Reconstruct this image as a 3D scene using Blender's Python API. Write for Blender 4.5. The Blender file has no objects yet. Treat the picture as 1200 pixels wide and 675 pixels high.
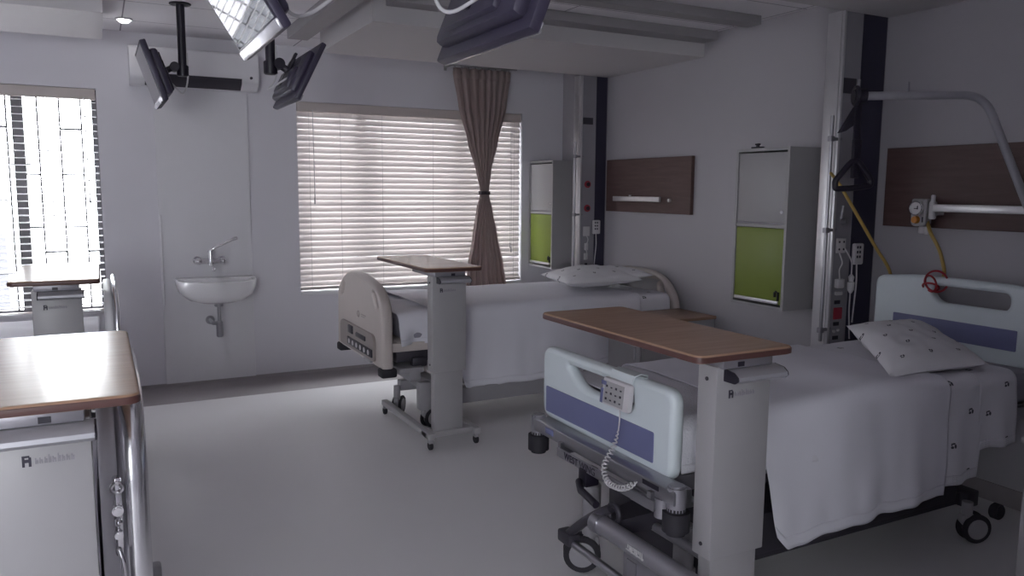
import bpy, bmesh, math, random
from mathutils import Vector, Matrix, noise
random.seed(7)
SC = bpy.context.scene
COL = SC.collection
PI = math.pi

# ------------------------------------------------------------------ materials
def mat(name, col, rough=0.5, metal=0.0, var=0.06, scale=14.0, bump=0.0, bscale=60.0, spec=0.5, coat=0.0):
    m = bpy.data.materials.new(name); m.use_nodes = True
    nt = m.node_tree; N = nt.nodes; L = nt.links
    b = N['Principled BSDF']
    tc = N.new('ShaderNodeTexCoord')
    no = N.new('ShaderNodeTexNoise'); no.inputs['Scale'].default_value = scale; no.inputs['Detail'].default_value = 4
    L.new(tc.outputs['Object'], no.inputs['Vector'])
    mx = N.new('ShaderNodeMixRGB'); mx.blend_type = 'MIX'
    mx.inputs[1].default_value = (*[c*(1-var) for c in col], 1)
    mx.inputs[2].default_value = (*[min(1, c*(1+var)) for c in col], 1)
    L.new(no.outputs['Fac'], mx.inputs[0]); L.new(mx.outputs[0], b.inputs['Base Color'])
    b.inputs['Roughness'].default_value = rough; b.inputs['Metallic'].default_value = metal
    b.inputs['Specular IOR Level'].default_value = spec
    b.inputs['Coat Weight'].default_value = coat
    if bump:
        n2 = N.new('ShaderNodeTexNoise'); n2.inputs['Scale'].default_value = bscale; n2.inputs['Detail'].default_value = 3
        L.new(tc.outputs['Object'], n2.inputs['Vector'])
        bp = N.new('ShaderNodeBump'); bp.inputs['Strength'].default_value = bump; bp.inputs['Distance'].default_value = 0.01
        L.new(n2.outputs['Fac'], bp.inputs['Height']); L.new(bp.outputs['Normal'], b.inputs['Normal'])
    return m

def emit_mat(name, col, s):
    m = bpy.data.materials.new(name); m.use_nodes = True
    b = m.node_tree.nodes['Principled BSDF']
    b.inputs['Base Color'].default_value = (*col, 1)
    b.inputs['Emission Color'].default_value = (*col, 1); b.inputs['Emission Strength'].default_value = s
    return m

def grid_mat(name, col, line, sx, sy, ox, oy, w, rough):
    """flat colour crossed by thin joint lines every sx by sy metres (ceiling boards, brick)"""
    m = mat(name, col, rough, var=0.03, scale=3); nt = m.node_tree; N = nt.nodes; L = nt.links
    b = N['Principled BSDF']; base = b.inputs['Base Color'].links[0].from_socket
    tc = N.new('ShaderNodeTexCoord'); sp = N.new('ShaderNodeSeparateXYZ'); L.new(tc.outputs['Object'], sp.inputs[0])
    outs = []
    for ax, s, o in (('X', sx, ox), ('Y', sy, oy)):
        a = N.new('ShaderNodeMath'); a.operation = 'ADD'; a.inputs[1].default_value = -o + 100*s; L.new(sp.outputs[ax], a.inputs[0])
        d = N.new('ShaderNodeMath'); d.operation = 'MODULO'; d.inputs[1].default_value = s; L.new(a.outputs[0], d.inputs[0])
        c = N.new('ShaderNodeMath'); c.operation = 'LESS_THAN'; c.inputs[1].default_value = w; L.new(d.outputs[0], c.inputs[0])
        outs.append(c)
    mxm = N.new('ShaderNodeMath'); mxm.operation = 'MAXIMUM'; L.new(outs[0].outputs[0], mxm.inputs[0]); L.new(outs[1].outputs[0], mxm.inputs[1])
    mx = N.new('ShaderNodeMixRGB'); mx.inputs[2].default_value = (*line, 1)
    L.new(mxm.outputs[0], mx.inputs[0]); L.new(base, mx.inputs[1]); L.new(mx.outputs[0], b.inputs['Base Color'])
    return m

def linen_mat(name, col, printed, period=0.22, size=0.03, ink=(0.03, 0.03, 0.05), seed=0.0):
    """cotton with a small scattered motif (UV in metres): three short dark strokes per repeat"""
    m = mat(name, col, 0.85, var=0.025, scale=5, bump=0.1, bscale=420, spec=0.2)
    if not printed: return m
    nt = m.node_tree; N = nt.nodes; L = nt.links; b = N['Principled BSDF']
    base = b.inputs['Base Color'].links[0].from_socket
    uv = N.new('ShaderNodeTexCoord'); sp = N.new('ShaderNodeSeparateXYZ'); L.new(uv.outputs['UV'], sp.inputs[0])
    def M(op, a, c=None, d=None):
        n = N.new('ShaderNodeMath'); n.operation = op
        for i, v in enumerate((a, c, d)):
            if v is None: continue
            if isinstance(v, (int, float)): n.inputs[i].default_value = v
            else: L.new(v, n.inputs[i])
        return n.outputs[0]
    u = M('ADD', M('DIVIDE', sp.outputs['X'], period), 50.13+seed); v = M('ADD', M('DIVIDE', sp.outputs['Y'], period*0.62), 50.37+seed)
    row = M('FLOOR', v); u = M('ADD', u, M('MULTIPLY', M('MODULO', row, 2.0), 0.5))
    fu = M('MULTIPLY', M('SUBTRACT', M('FRACT', u), 0.5), period); fv = M('MULTIPLY', M('SUBTRACT', M('FRACT', v), 0.5), period*0.62)
    tot = None
    for (du, dv, rx, ry) in ((-0.30, 0.25, 0.30, 0.20), (0.28, 0.10, 0.22, 0.34), (-0.05, -0.34, 0.34, 0.14), (-0.42, -0.2, 0.12, 0.26)):
        a = M('DIVIDE', M('SUBTRACT', fu, du*size), rx*size); c = M('DIVIDE', M('SUBTRACT', fv, dv*size), ry*size)
        inside = M('LESS_THAN', M('ADD', M('MULTIPLY', a, a), M('MULTIPLY', c, c)), 1.0)
        tot = inside if tot is None else M('MAXIMUM', tot, inside)
    mx = N.new('ShaderNodeMixRGB'); mx.inputs[2].default_value = (*ink, 1)
    L.new(M('MULTIPLY', tot, 0.9), mx.inputs[0]); L.new(base, mx.inputs[1]); L.new(mx.outputs[0], b.inputs['Base Color'])
    return m

def translucent_mat(name, col, rough, k):
    m = mat(name, col, rough, var=0.02); nt = m.node_tree; N = nt.nodes; L = nt.links
    b = N['Principled BSDF']; t = N.new('ShaderNodeBsdfTranslucent'); t.inputs['Color'].default_value = (*col, 1)
    mx = N.new('ShaderNodeMixShader'); mx.inputs[0].default_value = k
    L.new(b.outputs[0], mx.inputs[1]); L.new(t.outputs[0], mx.inputs[2]); L.new(mx.outputs[0], N['Material Output'].inputs['Surface'])
    return m

def glass_mat():
    m = bpy.data.materials.new('window_glass'); m.use_nodes = True; nt = m.node_tree; N = nt.nodes; L = nt.links
    t = N.new('ShaderNodeBsdfTransparent'); t.inputs['Color'].default_value = (0.95, 0.97, 0.97, 1)
    g = N.new('ShaderNodeBsdfGlossy'); g.inputs['Roughness'].default_value = 0.02
    mx = N.new('ShaderNodeMixShader'); mx.inputs[0].default_value = 0.06
    L.new(t.outputs[0], mx.inputs[1]); L.new(g.outputs[0], mx.inputs[2]); L.new(mx.outputs[0], N['Material Output'].inputs['Surface'])
    return m

def wood_mat(name, c1, c2, rough, stretch=(1.5, 14, 14), coat=0.0):
    m = mat(name, c1, rough, spec=0.16 if coat else 0.4); nt = m.node_tree; N = nt.nodes; L = nt.links; b = N['Principled BSDF']
    tc = N.new('ShaderNodeTexCoord'); mp = N.new('ShaderNodeMapping'); mp.inputs['Scale'].default_value = stretch
    no = N.new('ShaderNodeTexNoise'); no.inputs['Scale'].default_value = 3; no.inputs['Detail'].default_value = 8; no.inputs['Distortion'].default_value = 0.4
    L.new(tc.outputs['Object'], mp.inputs[0]); L.new(mp.outputs[0], no.inputs['Vector'])
    r = N.new('ShaderNodeValToRGB'); r.color_ramp.elements[0].position = 0.32; r.color_ramp.elements[1].position = 0.68
    r.color_ramp.elements[0].color = (*c1, 1); r.color_ramp.elements[1].color = (*c2, 1)
    L.new(no.outputs['Fac'], r.inputs[0]); L.new(r.outputs[0], b.inputs['Base Color'])
    b.inputs['Coat Weight'].default_value = coat; b.inputs['Coat Roughness'].default_value = 0.12
    return m

M = dict(
    bright_chrome=mat('satin_chrome', (0.86, 0.855, 0.88), 0.20, 0.95),
    lever=mat('pale_grey_lever', (0.40, 0.395, 0.43), 0.35, 0.3),
    wall_dimmed=mat('shade_dimmed_plaster', (0.41, 0.395, 0.425), 0.65, var=0.02, scale=2, bump=0.03, bscale=90),  # plaster darkened for the headboard side: its dimness is put into the colour
    wall=mat('painted_plaster', (0.68, 0.665, 0.71), 0.6, var=0.02, scale=2, bump=0.03, bscale=90),
    trimw=mat('white_board', (0.70, 0.69, 0.72), 0.45, var=0.015),
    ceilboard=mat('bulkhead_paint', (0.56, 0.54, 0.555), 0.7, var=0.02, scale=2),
    floor=mat('vinyl_floor', (0.67, 0.655, 0.67), 0.5, var=0.05, scale=1.2, bump=0.02, bscale=160),
    skirt=mat('coved_vinyl', (0.30, 0.275, 0.285), 0.5, var=0.05),
    ceiling=grid_mat('ceiling_board', (0.80, 0.78, 0.81), (0.25, 0.23, 0.27), 1.2, 0.6, 0.19, 5.94, 0.008, 0.75),
    batten=mat('ceiling_batten', (0.33, 0.315, 0.33), 0.6),
    glass=glass_mat(),
    alu_dark=mat('dark_window_frame', (0.06, 0.055, 0.065), 0.4),
    slat=translucent_mat('blind_slat', (0.74, 0.70, 0.69), 0.55, 0.34),
    slat_open=translucent_mat('white_blind_slat', (0.88, 0.87, 0.88), 0.5, 0.5),
    cream=mat('blind_headrail', (0.56, 0.50, 0.48), 0.5),
    curtain=translucent_mat('taupe_curtain', (0.46, 0.375, 0.36), 0.9, 0.35),
    tie=mat('dark_tieback', (0.04, 0.03, 0.035), 0.8),
    white=mat('white_powder_coat', (0.345, 0.335, 0.345), 0.38, var=0.02),
    offwhite=mat('off_white_plastic', (0.55, 0.53, 0.55), 0.4, var=0.02),
    beige=mat('beige_plastic', (0.50, 0.445, 0.425), 0.45, var=0.03),
    beigedk=mat('beige_recess', (0.30, 0.26, 0.25), 0.5),
    bluewhite=mat('pale_blue_plastic', (0.62, 0.68, 0.71), 0.35, var=0.02, coat=0.2),
    bluepanel=mat('slate_blue_panel', (0.15, 0.16, 0.30), 0.4, var=0.03),
    bluedark=mat('navy_panel', (0.030, 0.027, 0.052), 0.5),
    green=mat('lime_green_laminate', (0.185, 0.235, 0.035), 0.4, var=0.03),
    grey=mat('grey_metal', (0.28, 0.27, 0.30), 0.4, 0.5),
    greydk=mat('charcoal_metal', (0.055, 0.05, 0.065), 0.45, 0.3),
    panelgrey=mat('service_panel_grey', (0.30, 0.29, 0.32), 0.5, 0.2),
    alu=mat('aluminium', (0.62, 0.61, 0.63), 0.32, 0.7),
    chrome=mat('chrome', (0.72, 0.71, 0.73), 0.13, 1.0),
    steel=mat('brushed_steel', (0.34, 0.335, 0.36), 0.28, 0.9),
    black=mat('black_plastic', (0.014, 0.011, 0.022), 0.4),
    tvback=mat('television_back', (0.040, 0.034, 0.062), 0.42),
    screen=mat('television_screen', (0.02, 0.018, 0.028), 0.025, var=0.0, spec=1.0),
    silver=mat('silver_bezel', (0.60, 0.59, 0.62), 0.25, 0.6),
    cable=mat('white_cable', (0.55, 0.54, 0.56), 0.5),
    rubber=mat('black_rubber', (0.02, 0.018, 0.025), 0.7),
    castor=mat('grey_castor', (0.30, 0.29, 0.31), 0.5),
    table=wood_mat('brown_laminate', (0.36, 0.222, 0.150), (0.42, 0.265, 0.182), 0.24, coat=0.02),
    tedge=mat('dark_brown_edging', (0.10, 0.045, 0.04), 0.4),
    board=wood_mat('walnut_board', (0.090, 0.052, 0.050), (0.115, 0.068, 0.064), 0.5, stretch=(14, 1.5, 14)),
    sheet=linen_mat('white_cotton', (0.72, 0.71, 0.77), False),
    printed=linen_mat('printed_cotton', (0.70, 0.69, 0.74), True, 0.24, 0.030),
    pprint=linen_mat('printed_pillowcase', (0.74, 0.73, 0.76), True, 0.17, 0.022, seed=0.31),
    weave=mat('white_cellular_blanket', (0.74, 0.73, 0.79), 0.9, bump=0.4, bscale=130),
    hem=mat('sheet_hem', (0.47, 0.45, 0.48), 0.85),
    mattress=mat('mattress_cover', (0.26, 0.25, 0.30), 0.55),
    ceramic=mat('white_ceramic', (0.74, 0.73, 0.75), 0.14, var=0.01, coat=0.5),
    yellow=mat('yellow_hose', (0.45, 0.31, 0.085), 0.45),
    red=mat('red_cord', (0.32, 0.02, 0.03), 0.45),
    redsock=mat('red_socket', (0.32, 0.03, 0.05), 0.5),
    orange=mat('orange_knob', (0.55, 0.20, 0.02), 0.4),
    ink=mat('dark_print', (0.035, 0.03, 0.05), 0.6),
    inkgrey=mat('grey_print', (0.27, 0.255, 0.285), 0.6),
    paper=mat('worn_label', (0.50, 0.49, 0.50), 0.7),
    tan=mat('tan_card', (0.40, 0.31, 0.20), 0.8),
    render_wall=mat('grey_outer_render', (0.075, 0.075, 0.085), 0.8),
    brick=mat('sky_block_grey', (0.29, 0.285, 0.29), 0.85, var=0.1, bump=0.2),
    paving=mat('concrete_paving', (0.72, 0.71, 0.70), 0.8),
    lamp=emit_mat('lit_lamp', (1, 0.98, 0.95), 14),
)

# ------------------------------------------------------------------ mesh helpers
class MB:
    """collects shapes into ONE mesh; coordinates are the thing's own (offset o is subtracted)"""
    def __init__(s, o=(0, 0, 0)):
        s.bm = bmesh.new(); s.o = Vector(o); s.uv = s.bm.loops.layers.uv.new('UVMap')
    def _add(s, tmp, mtx=None):
        me = bpy.data.meshes.new('t'); tmp.to_mesh(me); tmp.free()
        if mtx is not None: me.transform(mtx)
        s.bm.from_mesh(me); bpy.data.meshes.remove(me)
    def box(s, a, b, bev=0.0, mtx=None, seg=2):
        t = bmesh.new(); bmesh.ops.create_cube(t, size=1)
        a, b = Vector(a), Vector(b)
        lo = Vector(map(min, a, b)); hi = Vector(map(max, a, b)); d = hi-lo; c = (lo+hi)/2
        for v in t.verts: v.co = Vector((v.co.x*d.x+c.x, v.co.y*d.y+c.y, v.co.z*d.z+c.z))
        if bev > 0:
            bmesh.ops.bevel(t, geom=t.edges[:], offset=min(bev, min(d)*0.45), segments=seg, affect='EDGES', profile=0.5)
        s._add(t, mtx); return s
    def cyl(s, p, q, r, r2=None, n=20, bev=0.0, mtx=None):
        p, q = Vector(p), Vector(q); d = q-p
        t = bmesh.new(); bmesh.ops.create_cone(t, cap_ends=True, segments=n, radius1=r, radius2=r if r2 is None else r2, depth=d.length)
        if bev:
            es = [e for e in t.edges if abs(e.verts[0].co.z-e.verts[1].co.z) < 1e-6]
            bmesh.ops.bevel(t, geom=es, offset=bev, segments=2, affect='EDGES')
        R = Vector((0, 0, 1)).rotation_difference(d.normalized()).to_matrix().to_4x4()
        X = Matrix.Translation((p+q)/2) @ R
        s._add(t, X if mtx is None else mtx @ X); return s
    def ball(s, c, r, sc=(1, 1, 1)):
        t = bmesh.new(); bmesh.ops.create_uvsphere(t, u_segments=16, v_segments=10, radius=r)
        s._add(t, Matrix.Translation(c) @ Matrix.Diagonal((*sc, 1))); return s
    def tube(s, pts, r, n=10, closed=False, mtx=None):
        pts = [Vector(p) for p in pts]; t = bmesh.new(); rings = []; k = len(pts); prev = None
        for i, p in enumerate(pts):
            if closed: d = pts[(i+1) % k]-pts[i-1]
            else: d = pts[min(i+1, k-1)]-pts[max(i-1, 0)]
            d.normalize()
            if prev is None:
                u = d.orthogonal().normalized()
            else:
                u = (prev - d*prev.dot(d)).normalized()
            prev = u; w = d.cross(u)
            rings.append([t.verts.new(p+(u*math.cos(2*PI*j/n)+w*math.sin(2*PI*j/n))*r) for j in range(n)])
        for i in range(k if closed else k-1):
            A, B = rings[i], rings[(i+1) % k]
            for j in range(n): t.faces.new((A[j], A[(j+1) % n], B[(j+1) % n], B[j]))
        if not closed:
            t.faces.new(rings[0][::-1]); t.faces.new(rings[-1])
        bmesh.ops.recalc_face_normals(t, faces=t.faces[:])
        s._add(t, mtx); return s
    def ring(s, c, axis, R, r, n=28, m=8, a0=0, a1=2*PI):
        ax = Vector(axis).normalized(); u = ax.orthogonal().normalized(); w = ax.cross(u); c = Vector(c)
        full = abs(a1-a0) > 6.28
        pts = [c+(u*math.cos(a0+(a1-a0)*i/n)+w*math.sin(a0+(a1-a0)*i/n))*R for i in range(n if full else n+1)]
        return s.tube(pts, r, m, closed=full)
    def plate(s, outlines, thick, bev, frame):
        """flat plate with holes and rounded edges; frame = (origin, u axis, v axis); thickness goes along u x v"""
        cu = bpy.data.curves.new('pl', 'CURVE'); cu.dimensions = '2D'; cu.fill_mode = 'BOTH'
        cu.bevel_depth = bev; cu.bevel_resolution = 2; cu.extrude = max(thick/2-bev, 0.0001); cu.offset = -bev
        for ol in outlines:
            sp = cu.splines.new('POLY'); sp.points.add(len(ol)-1); sp.use_cyclic_u = True
            for p, (a, b) in zip(sp.points, ol): p.co = (a, b, 0, 1)
        ob = bpy.data.objects.new('pl', cu); COL.objects.link(ob)
        dg = bpy.context.evaluated_depsgraph_get(); dg.update()
        me = bpy.data.meshes.new_from_object(ob.evaluated_get(dg))
        bpy.data.objects.remove(ob); bpy.data.curves.remove(cu)
        o, u, v = map(Vector, frame); w = u.cross(v)
        X = Matrix(((u.x, v.x, w.x, o.x), (u.y, v.y, w.y, o.y), (u.z, v.z, w.z, o.z), (0, 0, 0, 1)))
        me.transform(X); s.bm.from_mesh(me); bpy.data.meshes.remove(me); return s
    def loft(s, rings, cap0=False, cap1=False, closed=True):
        t = bmesh.new(); R = [[t.verts.new(Vector(p)) for p in r] for r in rings]; n = len(R[0])
        for A, B in zip(R, R[1:]):
            for j in range(n if closed else n-1): t.faces.new((A[j], A[(j+1) % n], B[(j+1) % n], B[j]))
        if cap0: t.faces.new(R[0][::-1])
        if cap1: t.faces.new(R[-1])
        bmesh.ops.recalc_face_normals(t, faces=t.faces[:])
        s._add(t); return s
    def grid(s, f, nu, nv, uvf=None):
        vs = [[s.bm.verts.new(Vector(f(i/nu, j/nv))) for j in range(nv+1)] for i in range(nu+1)]
        for i in range(nu):
            for j in range(nv):
                fc = s.bm.faces.new((vs[i][j], vs[i+1][j], vs[i+1][j+1], vs[i][j+1]))
                if uvf:
                    for lp, (a, b) in zip(fc.loops, ((i, j), (i+1, j), (i+1, j+1), (i, j+1))):
                        lp[s.uv].uv = uvf(a/nu, b/nv)
        return s
    def xf(s, mtx):
        bmesh.ops.transform(s.bm, matrix=mtx, verts=s.bm.verts[:]); return s
    def build(s, name, m, parent=None, smooth=True, label=None, thick=0.0, sub=0, weld=False):
        if weld: bmesh.ops.remove_doubles(s.bm, verts=s.bm.verts[:], dist=1e-5)
        if s.o.length > 0: bmesh.ops.translate(s.bm, verts=s.bm.verts[:], vec=-s.o)
        me = bpy.data.meshes.new(name); s.bm.to_mesh(me); s.bm.free()
        me.materials.append(M[m] if isinstance(m, str) else m)
        if smooth:
            me.shade_smooth(); me.set_sharp_from_angle(angle=math.radians(40))
        o = bpy.data.objects.new(name, me); COL.objects.link(o)
        if parent is not None: o.parent = parent
        if label: o['label'] = label
        if thick:
            md = o.modifiers.new('thickness', 'SOLIDIFY'); md.thickness = thick; md.offset = 0
        if sub:
            md = o.modifiers.new('smooth', 'SUBSURF'); md.levels = sub; md.render_levels = sub
        return o

def tag(o, label, cat, group=None, loc=None):
    o['label'] = label; o['category'] = cat
    if group: o['group'] = group
    if loc: o.location = loc
    return o
def thing(name, label, cat, loc=(0, 0, 0), rz=0.0, group=None):
    o = bpy.data.objects.new(name, None); COL.objects.link(o); o.empty_display_size = 0.1
    o.location = loc; o.rotation_euler = (0, 0, rz)
    return tag(o, label, cat, group)
def struct(mb, name, m, smooth=False):
    o = mb.build(name, m, smooth=smooth); o['kind'] = 'structure'; return o
def text(name, body, size, m, parent, mtx, label=None, extr=0.0006):
    cu = bpy.data.curves.new(name, 'FONT'); cu.body = body; cu.size = size; cu.extrude = extr; cu.align_x = 'CENTER'; cu.align_y = 'CENTER'
    tmp = bpy.data.objects.new('t', cu); COL.objects.link(tmp)
    dg = bpy.context.evaluated_depsgraph_get(); dg.update()
    me = bpy.data.meshes.new_from_object(tmp.evaluated_get(dg)); bpy.data.objects.remove(tmp)
    me.transform(mtx); me.materials.clear(); me.materials.append(M[m])
    o = bpy.data.objects.new(name, me); COL.objects.link(o); o.parent = parent
    if label: o['label'] = label
    return o
def frame_mtx(o, u, v):
    o, u, v = Vector(o), Vector(u).normalized(), Vector(v).normalized(); w = u.cross(v)
    return Matrix(((u.x, v.x, w.x, o.x), (u.y, v.y, w.y, o.y), (u.z, v.z, w.z, o.z), (0, 0, 0, 1)))
def fillet(pts, r, n=8):
    pts = [Vector(p) for p in pts]; out = [pts[0]]
    for a, b, c in zip(pts, pts[1:], pts[2:]):
        d1 = (a-b); d2 = (c-b); l = min(r, d1.length*0.49, d2.length*0.49)
        p, q = b+d1.normalized()*l, b+d2.normalized()*l
        for i in range(n+1):
            t = i/n; out.append(p*(1-t)**2+b*2*t*(1-t)+q*t*t)
    out.append(pts[-1]); return out
def rpoly(pts, r, n=6):
    """closed 2D polygon with rounded corners; r a number or one per corner"""
    k = len(pts); out = []
    for i in range(k):
        a, b, c = (Vector((*pts[j % k], 0)) for j in (i-1, i, i+1))
        rr = r[i] if isinstance(r, (list, tuple)) else r
        d1, d2 = a-b, c-b; l = min(rr, d1.length*0.49, d2.length*0.49)
        if l < 1e-5: out.append((b.x, b.y)); continue
        p, q = b+d1.normalized()*l, b+d2.normalized()*l
        for t in range(n+1):
            t /= n; v = p*(1-t)**2+b*2*t*(1-t)+q*t*t; out.append((v.x, v.y))
    return out
def rect(a0, b0, a1, b1): return [(a0, b0), (a1, b0), (a1, b1), (a0, b1)]

# ------------------------------------------------------------------ room
W, D, ZC, ZB, XL, YB = 3.83, 6.36, 2.59, 2.438, -2.30, -1.70
def wall_holes(name, o, u, v, outer, holes, thick=0.2, m='wall'):
    """wall slab with rectangular openings; grows away from the room along -(u x v)"""
    xs = sorted({outer[0], outer[2], *[h[0] for h in holes], *[h[2] for h in holes]})
    zs = sorted({outer[1], outer[3], *[h[1] for h in holes], *[h[3] for h in holes]})
    mb = MB(); X = frame_mtx(o, u, v)
    for x0, x1 in zip(xs, xs[1:]):
        for z0, z1 in zip(zs, zs[1:]):
            if any(h[0]-1e-6 <= x0 and x1 <= h[2]+1e-6 and h[1]-1e-6 <= z0 and z1 <= h[3]+1e-6 for h in holes): continue
            mb.box((x0, z0, -thick), (x1, z1, 0), mtx=X)
    return struct(mb, name, m)
WIN1 = (-1.95, 0.60, 0.021, 2.18)     # barred window, blind open
WIN2 = (1.405, 0.655, 3.405, 2.176)   # curtained window, blind shut
struct(MB().box((XL-0.2, YB-0.2, -0.1), (W+0.2, D+0.2, 0)), 'floor', 'floor')
struct(MB().box((XL-0.2, YB-0.2, ZC), (W+0.2, D+0.2, ZC+0.1)), 'ceiling', 'ceiling')
wall_holes('wall_far', (0, D, 0), (1, 0, 0), (0, 0, 1), (XL-0.2, 0, W+0.2, ZC), [WIN1, WIN2], 0.2)
wall_holes('wall_right', (W, 0, 0), (0, -1, 0), (0, 0, 1), (-D, 0, -YB, ZC), [], 0.2, 'wall_dimmed')
WIN3 = (0.3, 0.85, 4.3, 2.35)
wall_holes('wall_left', (XL, 0, 0), (0, 1, 0), (0, 0, 1), (YB, 0, D, ZC), [], 0.2)
struct(MB().box((0.95, 0.30, 0), (W, 0.45, ZC)), 'light_block_wall', 'wall')  # unseen partition, added to keep light from behind off the near bed
WIN4 = (-2.2, 0.85, -0.6, 2.2)        # (x negated) unseen window added behind the viewpoint for light
wall_holes('wall_back', (0, YB, 0), (-1, 0, 0), (0, 0, 1), (-W-0.2, 0, -XL+0.2, ZC), [(0.9, 0.7, 2.1, 2.3)], 0.2)
# coved vinyl skirting along the far wall
sk = MB().loft([[(x, D-0.002, 0.032), (x, D-0.012, 0.032), (x, D-0.016, 0.012), (x, D-0.06, 0.0025), (x, D-0.50, 0.0012), (x, D-0.50, 0.0004), (x, D-0.002, 0.0004)] for x in (XL, W)], True, True)
struct(sk, 'baseboard_far', 'skirt', True)
struct(MB().box((W-0.012, YB, 0), (W, D-0.51, 0.09)), 'baseboard_right', 'skirt')
# lowered bulkheads
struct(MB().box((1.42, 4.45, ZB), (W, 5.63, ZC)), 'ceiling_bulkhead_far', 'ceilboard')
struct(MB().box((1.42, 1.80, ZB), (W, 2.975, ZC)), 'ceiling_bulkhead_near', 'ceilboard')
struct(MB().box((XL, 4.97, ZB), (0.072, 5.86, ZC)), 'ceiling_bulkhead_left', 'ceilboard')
# battens under the ceiling
struct(MB().box((1.50, 4.30, 2.53), (W-0.01, 4.45, ZC), 0.004), 'trim_1', 'batten')
struct(MB().box((1.50, 3.80, 2.535), (3.72, 3.92, ZC), 0.004), 'trim_2', 'batten')
struct(MB().box((1.20, 3.2, 2.515), (1.34, 5.66, ZC), 0.004), 'trim_3', 'batten')
# flush splash panel behind the basin
struct(MB().box((0.385, D-0.016, 0.03), (1.035, D, 2.24), 0.003), 'trim_4', 'trimw')
struct(MB().box((0.392, D-0.028, 0.62), (0.402, D-0.016, 1.30), 0.003), 'trim_5', 'trimw')

def window(idx, win, mullions, mirror=1):
    x0, z0, x1, z1 = win
    y = D+0.10
    root = MB()
    t = 0.035
    root.box((x0, y, z0), (x0+t, y+0.05, z1)).box((x1-t, y, z0), (x1, y+0.05, z1)).box((x0, y, z0), (x1, y+0.05, z0+t)).box((x0, y, z1-t), (x1, y+0.05, z1))
    for mx in mullions: root.box((mx-0.035, y-0.005, z0), (mx+0.035, y+0.055, z1))
    fr = root.build('window_%d' % idx, 'alu_dark', smooth=False); fr['kind'] = 'structure'
    MB().box((x0+0.02, y+0.022, z0+0.02), (x1-0.02, y+0.028, z1-0.02)).build('window_glass', 'glass', fr, smooth=False)
    MB().box((x0, D-0.02, z0-0.006), (x1, D+0.10, z0+0.02), 0.003).build('window_sill', 'trimw', fr)
    return fr
w1 = window(1, WIN1, [-0.467, -1.16])
# burglar bars on the barred window: staggered like brickwork
bars = MB(); yb = D+0.075
def vb(x): bars.box((x-0.006, yb-0.006, WIN1[1]+0.03), (x+0.006, yb+0.006, WIN1[3]-0.05))
def hb(x0, x1, z): bars.box((x0, yb-0.006, z-0.006), (x1, yb+0.006, z+0.006))
xs = [-0.467+0.0, -0.347, -0.214, -0.081, 0.02]
for x in xs[1:4]: vb(x)
for k, (a, b) in enumerate(zip(xs, xs[1:])):
    zz = (1.583, 1.216, 0.85) if k == 0 else (1.746, 1.396, 1.04) if k == 1 else (1.90, 1.583, 1.216, 0.85) if k == 2 else (1.396, 1.04)
    for z in zz: hb(a, b, z)
x = -1.88
while x < -0.5:
    vb(x)
    for z in ((1.9, 1.4, 0.9) if int(round((x+1.88)/0.135)) % 2 else (1.65, 1.15)): hb(x, x+0.135, z)
    x += 0.135
bars.build('burglar_bar', 'alu_dark', w1, smooth=False)
window(2, WIN2, [1.95, 2.85])
# window added out of view behind the viewpoint to light the beds
def added_window(idx, X, a0, z0, a1, z1):
    mb = MB(); t = 0.04
    for A, B in (((a0, z0), (a0+t, z1)), ((a1-t, z0), (a1, z1)), ((a0, z0), (a1, z0+t)), ((a0, z1-t), (a1, z1)), (((a0+a1)/2-0.03, z0), ((a0+a1)/2+0.03, z1))):
        mb.box((A[0], A[1], -0.14), (B[0], B[1], -0.09), mtx=X)
    fr = mb.build('window_%d' % idx, 'alu_dark', smooth=False); fr['kind'] = 'structure'
    MB().box((a0+0.02, z0+0.02, -0.12), (a1-0.02, z1-0.02, -0.114), mtx=X).build('window_glass', 'glass', fr, smooth=False)
#added_window(3, frame_mtx((XL, 0, 0), (0, 1, 0), (0, 0, 1)), *WIN3)
added_window(3, frame_mtx((0, YB, 0), (-1, 0, 0), (0, 0, 1)), 0.9, 0.7, 2.1, 2.3)

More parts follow.
